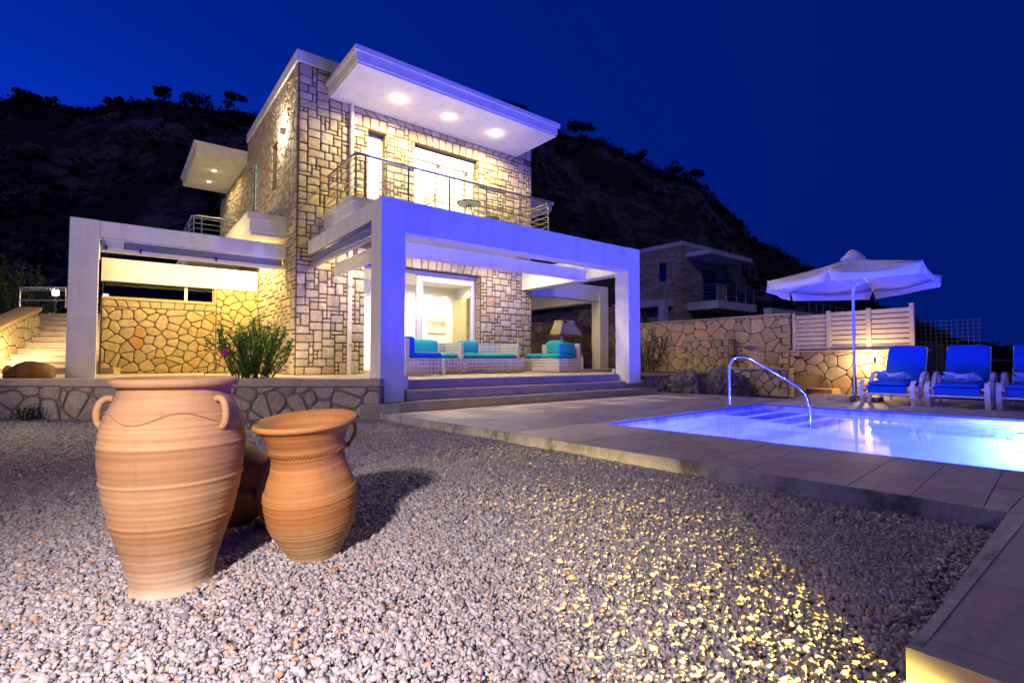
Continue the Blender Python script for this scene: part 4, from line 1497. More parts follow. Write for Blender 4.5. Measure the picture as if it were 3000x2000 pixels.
# ================================================================== sofa set
def perf_panel(mb, O, U, V, W, w, h, t=0.03, pitch=0.085, hole=0.5):
    """woven panel with rows of square holes: lattice of strips"""
    nx = max(2, round(w / pitch)); nz = max(2, round(h / pitch))
    px, pz = w / nx, h / nz
    O, U, V, W = map(Vector, (O, U, V, W))
    def strip(u0, u1, v0, v1, w0, w1):
        mb.frame_box(O, U, V, W, u0, u1, v0, v1, w0, w1)
    for i in range(nx + 1):
        a = max(0, i * px - px * (1 - hole) / 2); b = min(w, i * px + px * (1 - hole) / 2)
        strip(a, b, 0, h, 0, t)
    for j in range(nz + 1):
        a = max(0, j * pz - pz * (1 - hole) / 2); b = min(h, j * pz + pz * (1 - hole) / 2)
        strip(0.001, w - .001, a, b, 0.003, t - .003)


def soft(mb, x0, x1, y0, y1, z0, z1, r=0.05, n=6):
    """pillowy box"""
    vs_ = []; fs_ = []
    base = len(mb.v)
    sx, sy, sz = (x1 - x0) / 2, (y1 - y0) / 2, (z1 - z0) / 2
    c = Vector(((x0 + x1) / 2, (y0 + y1) / 2, (z0 + z1) / 2))
    idx = {}
    def P_(i, j, k):
        key = (i, j, k)
        if key in idx: return idx[key]
        u = Vector((2 * i / n - 1, 2 * j / n - 1, 2 * k / n - 1))
        f = Vector((math.copysign(abs(u.x) ** .7, u.x), math.copysign(abs(u.y) ** .7, u.y), math.copysign(abs(u.z) ** .7, u.z)))
        q = Vector((f.x * sx, f.y * sy, f.z * sz))
        inner = Vector((max(-sx + r, min(sx - r, q.x)), max(-sy + r, min(sy - r, q.y)), max(-sz + r, min(sz - r, q.z))))
        d = q - inner
        if d.length > 1e-6:
            q = inner + d.normalized() * r
        puff = 0.02
        q.z += math.copysign(puff, u.z) * (1 - u.x ** 2) * (1 - u.y ** 2) * (abs(u.z) > .9)
        q.y += math.copysign(puff, u.y) * (1 - u.x ** 2) * (1 - u.z ** 2) * (abs(u.y) > .9)
        q.x += math.copysign(puff, u.x) * (1 - u.z ** 2) * (1 - u.y ** 2) * (abs(u.x) > .9)
        idx[key] = len(mb.v); mb.v.append(tuple(c + q))
        return idx[key]
    for a in range(n):
        for b in range(n):
            for (s, fx) in ((0, 'x'), (n, 'x'), (0, 'y'), (n, 'y'), (0, 'z'), (n, 'z')):
                if fx == 'x': q = [P_(s, a, b), P_(s, a + 1, b), P_(s, a + 1, b + 1), P_(s, a, b + 1)]
                elif fx == 'y': q = [P_(a, s, b), P_(a, s, b + 1), P_(a + 1, s, b + 1), P_(a + 1, s, b)]
                else: q = [P_(a, b, s), P_(a + 1, b, s), P_(a + 1, b + 1, s), P_(a, b + 1, s)]
                if s == 0: q = q[::-1]
                mb.f.append(tuple(q))
    return mb


def cushion(name, mat, dims, parent, r=0.05):
    return soft(MB(), *dims, r=r).build(name, mat, parent, smooth=True)


TZ = T + 0.002


def sofa(name, x0, x1, y0, y1, backs, label, cat, seats, backc, h=0.38, hb=0.79, group=None):
    t = thing(name, ((x0 + x1) / 2, (y0 + y1) / 2, TZ), label, cat, group)
    z0 = TZ + .03
    mb = MB(); perf_panel(mb, (x0, y0, z0), X1, Z1, NY, x1 - x0, h - .03); mb.build('front_panel', 'wicker', t)
    mb = MB(); perf_panel(mb, (x0, y0, z0), Y1, Z1, NX, y1 - y0, h - .03); mb.build('side_panel', 'wicker', t)
    mb = MB(); perf_panel(mb, (x1, y0, z0), Y1, Z1, X1, y1 - y0, h - .03); mb.build('side_panel', 'wicker', t)
    MB().box(x0 + .02, x1 - .02, y0 + .02, y1 - .02, TZ + h - .05, TZ + h - .01).build('seat_deck', 'wicker', t)
    for (a, b) in ((x0 - .02, y0 - .02), (x1 - .02, y0 - .02), (x0 - .02, y1 - .02), (x1 - .02, y1 - .02)):
        MB().box(a, a + .04, b, b + .04, TZ, TZ + h).build('leg', 'wicker', t)
    for s in backs:
        mb = MB()
        if s == 'b': perf_panel(mb, (x0, y1, TZ + h), X1, Z1, NY, x1 - x0, hb - h, t=.07)
        if s == 'l': perf_panel(mb, (x0 + .08, y0, TZ + h), Y1, Z1, NX, y1 - y0, hb - h, t=.08)
        if s == 'r': perf_panel(mb, (x1 - .08, y0, TZ + h), Y1, Z1, X1, y1 - y0, hb - h, t=.08)
        if s == 'f': perf_panel(mb, (x0, y0, TZ + h), X1, Z1, NY, x1 - x0, hb - h, t=.07)
        mb.build('back_panel', 'wicker', t)
        if s in 'lr':
            xx = x0 if s == 'l' else x1 - .08
            mb = MB(); perf_panel(mb, (xx, y0 - .002, TZ + h), X1, Z1, NY, .08, hb - h, t=.02); mb.build('panel_end', 'wicker', t)
    for d in seats: cushion('seat_cushion', d[6], d[:6], t)
    for d in backc: cushion('back_cushion', d[6], d[:6], t)
    return t


S0 = TZ + .38
sofa('garden_armchair', 4.80, 5.66, 9.73, 10.6, 'l', 'white woven armchair with deep blue cushions beside the left pergola column', 'armchair',
     [(4.90, 5.68, 9.72, 10.58, S0, S0 + .13, 'bluefab')], [(4.86, 5.04, 9.74, 10.56, S0 + .06, S0 + .46, 'bluefab')])
sofa('woven_bench_table', 6.10, 7.30, 10.33, 10.95, '', 'left half of the long low woven white coffee table', 'table', [], [], group='woven coffee table modules')
sofa('woven_bench_table', 7.315, 8.48, 10.33, 10.95, '', 'right half of the long low woven white coffee table', 'table', [], [], group='woven coffee table modules')
sofa('corner_sofa', 5.35, 6.95, 11.05, 11.85, 'b', 'white woven sofa with turquoise cushions under the glass door', 'sofa',
     [(5.37, 6.93, 11.05, 11.75, S0, S0 + .13, 'teal')], [(5.38, 5.85, 11.6, 11.8, S0 + .1, S0 + .48, 'teal'), (5.9, 6.62, 11.56, 11.78, S0 + .1, S0 + .47, 'teal')])
sofa('middle_armchair', 6.98, 7.72, 11.02, 11.85, 'l', 'white woven armchair with a teal cushion in the middle of the terrace', 'armchair',
     [(7.08, 7.7, 11.02, 11.7, S0, S0 + .13, 'teal')], [(7.14, 7.74, 11.3, 11.5, S0 + .08, S0 + .46, 'teal')])
sofa('long_sofa', 7.76, 8.95, 11.05, 11.85, 'br', 'white woven two seat sofa with perforated back by the stone pier', 'sofa',
     [(7.78, 8.86, 11.05, 11.75, S0, S0 + .12, 'teal')], [])
sofa('pool_side_sofa', 9.44, 10.26, 9.97, 11.48, 'r', 'white woven sofa with two blue cushions at the right end of the terrace', 'sofa',
     [(9.45, 10.15, 10.72, 11.46, S0, S0 + .13, 'teal'), (9.45, 10.15, 9.99, 10.7, S0, S0 + .13, 'teal')],
     [(9.85, 10.05, 10.3, 10.95, S0 + .12, S0 + .5, 'teal'), (9.52, 10.12, 10.02, 10.2, S0 + .10, S0 + .42, 'teal')])

# ---- barbecue
bq = thing('barbecue', (13.6, 13.6, T), 'white masonry barbecue with tapered hood and wooden shelves behind the terrace', 'barbecue')
bx0, bx1, by0, by1 = 12.85, 14.05, 13.5, 14.1
mb = MB().add([(bx0, by0, 1.80), (bx1, by0, 1.80), (bx1, by1, 1.80), (bx0, by1, 1.80), (bx0 + .26, by0 + .15, 2.22), (bx1 - .3, by0 + .15, 2.22), (bx1 - .3, by1, 2.22), (bx0 + .26, by1, 2.22),
               (bx0 + .26, by0 + .15, 2.34), (bx1 - .3, by0 + .15, 2.34), (bx1 - .3, by1, 2.34), (bx0 + .26, by1, 2.34)],
              [(0, 3, 2, 1), (0, 1, 5, 4), (1, 2, 6, 5), (2, 3, 7, 6), (3, 0, 4, 7), (4, 5, 9, 8), (5, 6, 10, 9), (6, 7, 11, 10), (7, 4, 8, 11), (8, 9, 10, 11)])
hd = mb.build('hood', 'stucco', bq)
box('hood_vent', 'dark', (bx0 + .34, bx0 + .5, by0 + .142, by0 + .149, 2.24, 2.30), hd)
box('shelf', 'wood', (bx0 - .12, bx1 + .3, by0 - .08, by1, 1.73, 1.80), bq)
box('shelf', 'wood', (bx0 - .12, bx1 + .3, by0 - .12, by1, 1.08, 1.14), bq)
box('side_wall', 'stucco', (bx0, bx0 + .14, by0, by1, T, 1.73), bq)
box('side_wall', 'stucco', (bx1 - .12, bx1, by0, by1, T, 1.08), bq)
box('firebox_back', 'rubble', (bx0 + .14, bx1, by1 - .1, by1, 1.14, 1.73), bq)
box('fire_brick', 'terra_small', (bx0 + .3, bx0 + .55, by0 + .2, by0 + .3, 1.2, 1.6), bq)
for x in (bx1 - .1, bx1 + .22):
    MB().tube([(x, by0, 1.14), (x, by0, 1.73)], .03, 8).build('post', 'wood', bq)
ch = thing('plastic_chair', (12.4, 12.3, T), 'pale plastic chair standing in front of the barbecue', 'chair')
mb = MB().box(12.2, 12.62, 12.1, 12.5, T + .4, T + .44); mb.build('seat', 'alu', ch, bevel=.015)
for (a, b) in ((12.2, 12.1), (12.57, 12.1), (12.2, 12.45), (12.57, 12.45)):
    MB().box(a, a + .045, b, b + .045, T, T + .4).build('leg', 'alu', ch)
MB().box(12.2, 12.62, 12.47, 12.5, T + .44, T + .8).build('backrest', 'alu', ch, bevel=.015)


# ---- straight stone walls of the garden
def stone_wall(name, p0, p1, z0, z1, thick, label, size, mat='garden_stone', cap=0.05, limit=280, zb=None, face=1, stop=None, capmat='cap', group=None, ends=False):
    p0, p1 = Vector((*p0, 0)), Vector((*p1, 0))
    U = (p1 - p0).normalized(); L = (p1 - p0).length
    W = Vector((U.y, -U.x, 0)) * face
    root = thing(name, (p0.x, p0.y, z0), label, 'wall', group)
    MB().frame_box(p0, U, Z1, W, 0, L, z0, z1, -thick, -.001).build('wall_core', 'mortar', root)
    m_ = Mason(root, mat, limit)
    if ends:
        k = 0; z = z0
        while z < z1 - .05:
            h = min(rng.uniform(.16, .24), z1 - z)
            for s in (0, 1):
                w = .26 if (k + s) % 2 else .17
                a = 0 if s == 0 else L - w
                m_.lay([[(a, z), (a + w, z), (a + w, z + h), (a, z + h)]], p0, U, Z1, W, joint=.008, proud=.03)
            z += h; k += 1
        m_.lay(rubble([(.2, z0), (L - .2, z0), (L - .2, z1), (.2, z1)], size), p0, U, Z1, W, joint=.012, proud=.022, rnd=.04)
    else:
        m_.lay(rubble([(0, z0), (L, z0), (L, z1), (0, z1)], size), p0, U, Z1, W, joint=.012, proud=.022, rnd=.04)
    if ends and thick:
        for (Pe, We) in ((p0, -U), (p0 + U * L, U)):
            Ue = -W if We == -U else W
            Pq = Pe if We == -U else Pe - W * thick
            m_.lay(ashlar(0.0, thick, z0, z1, .11), Pq - (Ue * 0 if We == -U else Ue * 0), Ue, Z1, We, joint=.009, proud=.015)
    m_.finish()
    n = max(1, round(L / 1.1))
    for k in range(n):
        MB().frame_box(p0, U, Z1, W, L * k / n + .002 - (.04 if k == 0 else 0), L * (k + 1) / n - .002 + (.04 if k == n - 1 else 0), z1 + .001, z1 + cap, -thick - .03, .05).build('cap_stone', capmat, root, bevel=.008)
    return root


# retaining wall on x = 15.5 facing the house
XR = 15.5
stone_wall('retaining_wall', (XR, 14.5), (XR, 6.62), -0.1, 2.18, .35, 'high rubble retaining wall with a pink cap running behind the pool garden', (.36, .27), limit=290, face=1, ends=True)
stone_wall('fence_base_wall', (XR, 6.60), (XR, 3.45), -0.1, 1.08, .35, 'low rubble wall carrying the slatted screen behind the umbrella', (.36, .27), limit=200, face=1)
stone_wall('niche_wall', (15.15, 9.95), (15.15, 8.28), 0.3, 1.50, .34, 'small rubble stone pier block with its own cap in front of the retaining wall', (.3, .24), face=1, ends=True)
stone_wall('raised_bed_wall', (13.5, 7.3), (13.5, 5.8), -.1, .60, .3, 'low stone bench wall below the birdbath', (.3, .22), face=1, ends=True)
stone_wall('barbecue_wall', (11.0, 14.4), (16.2, 14.4), .3, 2.2, .3, 'rubble wall right behind the barbecue', (.34, .26), face=1, limit=200)
stone_wall('upper_terrace_wall', (18.5, 26), (18.5, 15.2), .3, 3.3, .4, 'dark upper rubble wall beyond the barbecue', (.5, .4), face=1, limit=120)
bd = MB().prism([(13.7, 5.8), (15.48, 5.8), (15.48, 13), (13.7, 13), (12.2, 11.6), (12.4, 8.6), (13.6, 7.4)], -.1, .45)
tag(bd.build('raised_bed', 'earth'), kind='structure')
stone_wall('side_planter_wall', (10.72, 8.62), (12.3, 7.95), -.1, .42, .3, 'short low planter wall right of the terrace steps', (.3, .2), face=1, mat='field')


def boulder(loc, s, label, seed):
    mb = MB()
    import bmesh
    bm_ = bmesh.new()
    bmesh.ops.create_icosphere(bm_, subdivisions=4, radius=1)
    for v in bm_.verts:
        p = v.co.copy()
        k = 1 + .35 * noise.noise(p * 1.3 + Vector((seed, 0, 0))) + .16 * noise.noise(p * 3.1 + Vector((0, seed, 0))) + .07 * noise.noise(p * 8)
        cell = noise.voronoi(p * 2.2 + Vector((seed, seed, 0)))[0]
        k += -.12 * (cell[1] - cell[0] < .12)
        v.co = Vector((p.x * s[0] * k, p.y * s[1] * k, max(-.4, p.z) * s[2] * k))
    me = bpy.data.meshes.new('boulder'); bm_.to_mesh(me); bm_.free()
    me.materials.append(M['rock'])
    o = bpy.data.objects.new('boulder', me); o.location = loc; COL.objects.link(o)
    return tag(o, label, 'boulder', 'rocks beside the pool deck')


boulder((12.0, 7.7, .12), (.55, .5, .48), 'dark jagged boulder nearest the terrace steps', 3.1)
boulder((12.7, 7.15, .12), (.6, .45, .50), 'wide dark boulder in the middle of the rock row', 8.4)
boulder((13.15, 6.9, .05), (.42, .32, .44), 'tall dark boulder against the low bench wall', 12.9)
# birdbath
bb = thing('birdbath', (14.3, 7.08, .45), 'pale stone birdbath on a pedestal before the rubble wall', 'birdbath')
MB().lathe([(0, 0), (.16, 0), (.16, .06), (.10, .1), (.085, .35), (.10, .52), (.13, .55), (0, .55)], 20, (14.3, 7.08, .60)).build('pedestal', 'cap', bb, smooth=True, auto=40)
MB().lathe([(.1, .55), (.22, .58), (.32, .66), (.32, .69), (.28, .69), (.2, .62), (0, .6)], 24, (14.3, 7.08, .60)).build('bowl', 'cap', bb, smooth=True, auto=40)
box('pedestal_block', 'cap', (14.1, 14.5, 6.88, 7.28, .45, .61), bb)
# step slab near the fence
ss = box('stone_slab', 'sill', (14.6, 15.2, 5.2, 6.3, -.1, .10), bevel=.01)
tag(ss, 'low sandstone slab lying at the foot of the wall under the garden shower', 'slab')
# climbing plants
leaf_bush('climbing_plant', (15.2, 11.4, .45), .62, 1.6, 20, 26, .11, .02, 'olive', 'sparse green creeper on the rubble wall beside the right column', 'plant')
leaf_bush('climbing_plant', (15.2, 10.75, 1.2), .35, .6, 8, 16, .10, .02, 'olive', 'small leafy spray on the rubble wall above the stone block', 'plant')
leaf_bush('agave_plant', (16.0, 12.15, 2.05), .32, .62, 22, 8, .34, .018, 'olive', 'spiky yucca plant standing on top of the retaining wall', 'plant', up=.4)

# slatted screen
scr = thing('slatted_screen', (XR, 5, 1.13), 'pale horizontal slat screen of three bays on the low wall', 'screen')
yp = [(6.54, 6.46), (5.64, 5.53), (4.69, 4.585), (3.77, 3.67)]
for k, (a, b) in enumerate(yp):
    box('post', 'slatpaint', (XR + .05, XR + .15, b, a, 1.13, 2.22 if k < 3 else 2.28), scr, bevel=.006)
for k in range(3):
    y1 = yp[k][1] - .004; y0 = yp[k + 1][0] + .004
    for j in range(8):
        z = 1.16 + j * 0.13
        if k == 0: z = 1.16 + j * .125
        box('slat', 'slatpaint', (XR + .08, XR + .10, y0, y1, z, z + .105), scr, bevel=.003)
# garden shower
sh_ = thing('garden_shower', (15.2, 6.3, 1.0), 'thin pole garden shower in front of the slatted screen', 'shower')
MB().tube([(15.3, 6.28, .95), (15.3, 6.28, 1.98), (15.3, 6.33, 2.06), (15.3, 6.42, 2.06), (15.3, 6.45, 2.0)], .010, 8).build('pipe', 'steel', sh_)
MB().lathe([(0, 0), (.1, .02), (.12, .07), (.0, .08)], 14, (15.28, 6.28, .88)).build('bowl', 'iron', sh_)
# wall floodlight
wf = thing('wall_floodlight', (XR - .05, 4.59, .82), 'glowing warm floodlight fixed on the low rubble wall below the screen', 'lamp')
box('lamp_body', 'lampshell', (XR - .12, XR - .06, 4.50, 4.68, .80, .92), wf)
box('lamp_lens', 'bulb', (XR - .128, XR - .121, 4.52, 4.66, .82, .90), wf)
point_light('wall_floodlight_light', (XR - .30, 4.59, .88), 95, (1, .68, .25), .05)
# wire mesh fence
wf = thing('wire_fence', (16.0, 3.3, 1.0), 'fine grey wire mesh fence right of the slatted screen', 'fence')
mb = MB()
for k in range(12):
    y = 3.65 - k * .10
    mb.box(16.0, 16.003, y - .0015, y + .0015, .6, 1.86)
for k in range(13):
    z = .62 + k * .10
    mb.box(15.997, 16.0, 2.5, 3.66, z - .0015, z + .0015)
tag(mb.build('wire_mesh', 'lampshell', wf), kind='stuff')
# far rail behind loungers
rl = thing('boundary_rail', (16.5, 0, .1), 'low metal boundary railing behind the sun loungers', 'railing')
for z in (.45, .85):
    MB().tube([(16.5, 2.9, z), (16.5, -3.5, z)], .014, 6).build('rail_bar', 'steel', rl)
for y in (2.8, 1.2, -.4, -2.0):
    MB().tube([(16.5, y, 0), (16.5, y, .9)], .016, 6).build('post', 'steel', rl)

# ================================================================== umbrella
um = thing('parasol', (12.0, 3.85, ZD), 'open white canvas parasol on a thin pole beside the pool', 'umbrella')
hx = [(10.456, 4.858, 2.47), (10.031, 3.597, 2.49), (10.502, 2.347, 2.52), (12.50, 2.50, 2.50), (13.60, 3.95, 2.46), (12.486, 5.272, 2.47)]
ucx, ucy = 11.9, 3.80
apex = Vector((ucx, ucy, 2.95))
mb = MB()
ns = 7
top_ring = []
for i in range(6):
    A = Vector(hx[i]); B = Vector(hx[(i + 1) % 6])
    base = len(mb.v)
    for r in range(ns + 1):
        t = r / ns
        for s in range(ns + 1):
            u = s / ns
            e = A.lerp(B, u)
            p = apex.lerp(e, 0.13 + 0.87 * t)
            sag = 0.11 * t * (1 - (2 * u - 1) ** 2) + 0.03 * math.sin(math.pi * t)
            p.z -= sag
            p += (apex - e).normalized() * 0.0
            mb.v.append(tuple(p))
    for r in range(ns):
        for s in range(ns):
            a = base + r * (ns + 1) + s
            mb.f.append((a, a + ns + 1, a + ns + 2, a + 1))
cp = mb.build('canopy', 'canvas', um, smooth=True, auto=60)
so = cp.modifiers.new('thick', 'SOLIDIFY'); so.thickness = .004
for i in range(6):
    A = Vector(hx[i]); B = Vector(hx[(i + 1) % 6])
    mb = MB()
    for r in range(5):
        t = r / 4
        for s in range(ns + 1):
            u = s / ns
            inset = 0.045 * t
            uu = inset + (1 - 2 * inset) * u
            p = A.lerp(B, uu)
            p.z -= 0.11 * (1 - (2 * uu - 1) ** 2) * (1 - .95 * t) + 0.22 * t
            out = Vector((p.x - ucx, p.y - ucy, 0)).normalized()
            p += out * (.03 * math.sin(u * 9 + i) * t + .02 * t)
            mb.v.append(tuple(p))
    for r in range(4):
        for s in range(ns):
            a = r * (ns + 1) + s
            mb.f.append((a, a + ns + 1, a + ns + 2, a + 1))
    vo = mb.build('valance', 'canvas', um, smooth=True)
    so = vo.modifiers.new('thick', 'SOLIDIFY'); so.thickness = .004
mb = MB()
vs_ = [(ucx, ucy, 3.14)]
for q in (0.06, 0.14, 0.23):
    for i in range(12):
        a = i / 12 * 2 * math.pi
        z = {0.06: 3.10, 0.14: 3.02, 0.23: 2.93}[q] + (.02 if i % 2 else -.01)
        vs_.append((ucx + q * math.cos(a), ucy + q * math.sin(a), z))
fs_ = [(0, 1 + i, 1 + (i + 1) % 12) for i in range(12)]
for r in range(2):
    for i in range(12):
        a = 1 + r * 12 + i; b = 1 + r * 12 + (i + 1) % 12
        fs_.append((a, a + 12, b + 12, b))
mb.add(vs_, fs_)
mb.build('vent_cap', 'canvas', um, smooth=True)
MB().tube([(ucx + .1, ucy + .05, ZD + .06), (ucx, ucy, 3.08)], .027, 12).build('pole', 'alu', um, smooth=True, auto=50)
MB().tube([(ucx + .1, ucy + .05, ZD + .06), (ucx + .09, ucy + .045, ZD + .5)], .04, 12).build('pole_sleeve', 'steel', um, smooth=True, auto=50)
hub = Vector((ucx, ucy, 2.36))
for i in range(6):
    e = Vector(hx[i])
    m_ = apex.lerp(e, .52) - Vector((0, 0, .03))
    rb = MB().tube([apex - Vector((0, 0, .04)), e - Vector((0, 0, .02))], .011, 6).build('rib', 'alu', um)
    MB().tube([hub, m_], .012, 6).build('strut', 'alu', rb)
MB().tube([hub - Vector((0, 0, .08)), hub + Vector((0, 0, .06))], .042, 12).build('hub', 'alu', um)
for (dx, dy) in ((-.36, .06), (.02, -.30), (.02, .32), (.32, 0)):
    MB().box(ucx + .1 + dx - .17, ucx + .1 + dx + .17, ucy + .05 + dy - .15, ucy + .05 + dy + .15, ZD, ZD + .085).build('base_slab', 'concrete', um, bevel=.02)
box('base_cross', 'steel', (ucx - .3, ucx + .5, ucy + .03, ucy + .07, ZD + .086, ZD + .11), um)

# ================================================================== loungers
def lounger():
    t = thing('sun_lounger', (0, 0, 0), '', 'sun lounger', 'sun loungers in a row beyond the pool')
    # local: x from foot (0) to head (+), y across; seat z .34
    W_ = .34
    for s in (-1, 1):
        y = s * W_
        MB().tube([(.02, y, .33), (1.30, y, .33), (1.85, y, .30)], .022, 8).build('side_rail', 'alu', t)
        # flat curved front leg with arm-like top
        fl_ = MB()
        pr = [(0.06, 0), (0.0, .15), (-.02, .30), (.02, .40), (.12, .45)]
        for (xa, za), (xb, zb) in zip(pr[:-1], pr[1:]):
            fl_.add([(xa, y * 1.16 - .035, za), (xa, y * 1.16 + .035, za), (xb, y * 1.16 + .035, zb), (xb, y * 1.16 - .035, zb),
                     (xa + .03, y * 1.16 - .035, za), (xa + .03, y * 1.16 + .035, za), (xb + .03, y * 1.16 + .035, zb), (xb + .03, y * 1.16 - .035, zb)],
                    [(0, 1, 2, 3), (7, 6, 5, 4), (0, 4, 5, 1), (1, 5, 6, 2), (2, 6, 7, 3), (3, 7, 4, 0)])
        fl_.build('leg', 'alu', t)
        ar = MB()
        pr = [(.50, 0), (.58, .3), (.66, .46), (.82, .57), (1.0, .60), (1.14, .55), (1.2, .38), (1.32, 0)]
        for (xa, za), (xb, zb) in zip(pr[:-1], pr[1:]):
            d = Vector((xb - xa, 0, zb - za)).normalized(); nn = Vector((-d.z, 0, d.x)) * .013
            yy = y * 1.16
            A = [(xa - nn.x, yy - .03, za - nn.z), (xa - nn.x, yy + .03, za - nn.z), (xb - nn.x, yy + .03, zb - nn.z), (xb - nn.x, yy - .03, zb - nn.z),
                 (xa + nn.x, yy - .03, za + nn.z), (xa + nn.x, yy + .03, za + nn.z), (xb + nn.x, yy + .03, zb + nn.z), (xb + nn.x, yy - .03, zb + nn.z)]
            ar.add(A, [(3, 2, 1, 0), (4, 5, 6, 7), (0, 1, 5, 4), (1, 2, 6, 5), (2, 3, 7, 6), (3, 0, 4, 7)])
        ar.build('armrest', 'alu', t)
        MB().tube([(1.75, y, 0), (1.6, y, .32)], .018, 8).build('leg', 'alu', t)
    MB().tube([(.0, -W_ * 1.1, .20), (.0, W_ * 1.1, .20)], .017, 8).build('cross_bar', 'alu', t)
    MB().tube([(1.62, -W_, .16), (1.62, W_, .16)], .017, 8).build('cross_bar', 'alu', t)
    MB().box(.03, 1.3, -W_ + .03, W_ - .03, .335, .345).build('sling', 'bluefab', t)
    apron = MB().box(.035, .045, -W_ + .04, W_ - .04, .19, .34).build('end_flap', 'bluefab', t)
    soft(MB(), .03, 1.28, -.30, .30, .35, .43, r=.03).build('seat_cushion', 'bluefab', t, smooth=True)
    b_ = soft(MB(), 0, .80, -.30, .30, 0, .075, r=.03)
    a = RAD(62)
    b_.v = [(1.22 + x * math.cos(a) - z * math.sin(a) + .04, y, .38 + x * math.sin(a) + z * math.cos(a)) for x, y, z in b_.v]
    bc = b_.build('back_cushion', 'bluefab', t, smooth=True)
    for q in (.27, .54):
        x, z = q, .077
        MB().tube([(1.26 + x * math.cos(a) - z * math.sin(a), yy, .38 + x * math.sin(a) + z * math.cos(a)) for yy in (-.29, 0, .29)], .006, 6).build('piping', 'bluefab', bc)
    f_ = MB()
    for s in (-1, 1):
        f_.tube([(1.28, s * .31, .34), (1.28 + .84 * math.cos(a), s * .31, .34 + .84 * math.sin(a))], .016, 8)
    f_.tube([(1.28 + .84 * math.cos(a), -.31, .34 + .84 * math.sin(a)), (1.28 + .84 * math.cos(a), .31, .34 + .84 * math.sin(a))], .016, 8)
    f_.build('back_frame', 'alu', t)
    return t


def towel():
    t = thing('rolled_towel', (0, 0, 0), '', 'towel', 'towels on the sun loungers')
    # twisted towel arranged like a swan: bowl-like body and folds
    mb = MB()
    n = 26
    for k in range(3):
        R = .15 - .03 * k
        rows = []
        for i in range(n + 1):
            u = i / n * 2 - 1
            rows.append((0.03 * k + .02 * math.sin(u * 5 + k), u * (.27 - .05 * k), .03 + .045 * k + .055 * abs(u) ** 2.2 + .006 * math.sin(9 * u)))
        mb.tube(rows, .045 - .007 * k, 8)
    mb.build('towel_roll', 'towelblue', t, smooth=True)
    mb = MB()
    mb.tube([(0, -.16, .10), (.02, -.08, .135), (.0, 0, .125), (.02, .1, .13), (.0, .2, .165), (-.02, .25, .18)], .036, 8, r1=.014)
    mb.tube([(-.06, -.12, .08), (-.07, -.02, .11), (-.06, .08, .085)], .04, 8, r1=.03)
    mb.build('towel_fold', 'towel', t, smooth=True)
    return t


lg = lounger(); tw = towel()
LB = ['sun lounger nearest the parasol, with blue cushions and a folded towel', 'middle sun lounger of the three, with blue cushions and a towel', 'sun lounger cut off by the right edge of the picture, with blue cushions']
TB = ['folded blue and white towel on the lounger nearest the parasol', 'folded blue and white towel on the middle lounger', 'folded towel on the rightmost lounger']
spots = [(11.30, 3.12, .03), (11.45, 2.15, .06), (11.62, 1.24, .05)]
for k, (x, y, a) in enumerate(spots):
    o = lg if k == 0 else copy_tree(lg)
    w_ = tw if k == 0 else copy_tree(tw)
    o.location = (x, y, ZD); o.rotation_euler = (0, 0, a); o['label'] = LB[k]
    w_.location = (x + .50, y + .01, ZD + .43); w_.rotation_euler = (0, 0, a + (.12, -.1, .2)[k]); w_['label'] = TB[k]

# ================================================================== neighbour's house
nb = thing('neighbour_house', (26, 17, 0), 'dark stone villa with a flat white canopy on the slope beyond the retaining wall', 'house')
NXp, NYp = 26.0, 17.0
MB().box(NXp, NXp + 5.0, NYp, NYp + 9, 0, 7.55).build('wall', 'mortar', nb)
MB().box(NXp - .05, NXp + 5.1, NYp - .05, NYp + 9.1, 7.56, 7.82).build('parapet_band', 'stucco', nb)
m_ = Mason(nb, 'ashlar', 0)
m_.lay(ashlar(NYp, NYp + 1.06, 2.8, 7.55, .16), (NXp, 0, 0), Y1, Z1, NX, joint=.012, proud=.03)
m_.lay(ashlar(NYp + 1.06, NYp + 1.55, 6.72, 7.55, .16), (NXp, 0, 0), Y1, Z1, NX, joint=.012, proud=.03)
m_.lay(ashlar(NYp + 1.06, NYp + 1.55, 2.8, 5.6, .16), (NXp, 0, 0), Y1, Z1, NX, joint=.012, proud=.03)
m_.lay(ashlar(NYp + 1.55, NYp + 5.0, 2.8, 7.55, .16), (NXp, 0, 0), Y1, Z1, NX, joint=.012, proud=.03)
m_.lay(ashlar(NXp, NXp + 4.9, 2.8, 7.55, .17), (0, NYp, 0), X1, Z1, NY, joint=.012, proud=.03)
m_.finish()
w_ = box('window', 'darkglass', (NXp + .0 - .01, NXp - .002, NYp + 1.1, NYp + 1.52, 5.62, 6.7), nb)
box('frame', 'dark', (NXp - .03, NXp - .012, NYp + 1.06, NYp + 1.1, 5.6, 6.72), w_)
box('roof_canopy', 'stucco', (NXp + .4, NXp + 5.2, NYp - 1.6, NYp - .06, 6.9, 7.16), nb)
d_ = box('balcony_door', 'dark', (NXp + 2.2, NXp + 3.6, NYp - .045, NYp - .03, 4.3, 6.4), nb)
box('pane', 'darkglass', (NXp + 2.25, NXp + 3.55, NYp - .06, NYp - .046, 4.35, 6.35), d_)
box('balcony_slab', 'stucco', (NXp + .4, NXp + 4.8, NYp - 2.0, NYp - .06, 3.75, 4.2), nb)
box('balcony_slab', 'stucco', (NXp - 1.0, NXp - .05, NYp + .5, NYp + 4.4, 4.0, 4.4), nb)
railing(nb, [(NXp + .5, NYp - .1), (NXp + .5, NYp - 1.9), (NXp + 4.7, NYp - 1.9)], 4.2, 5.15, 5, [(NXp + .5, NYp - 1.9), (NXp + 1.5, NYp - 1.9), (NXp + 2.6, NYp - 1.9), (NXp + 3.7, NYp - 1.9), (NXp + 4.7, NYp - 1.9)], r=.014, mat='steel')
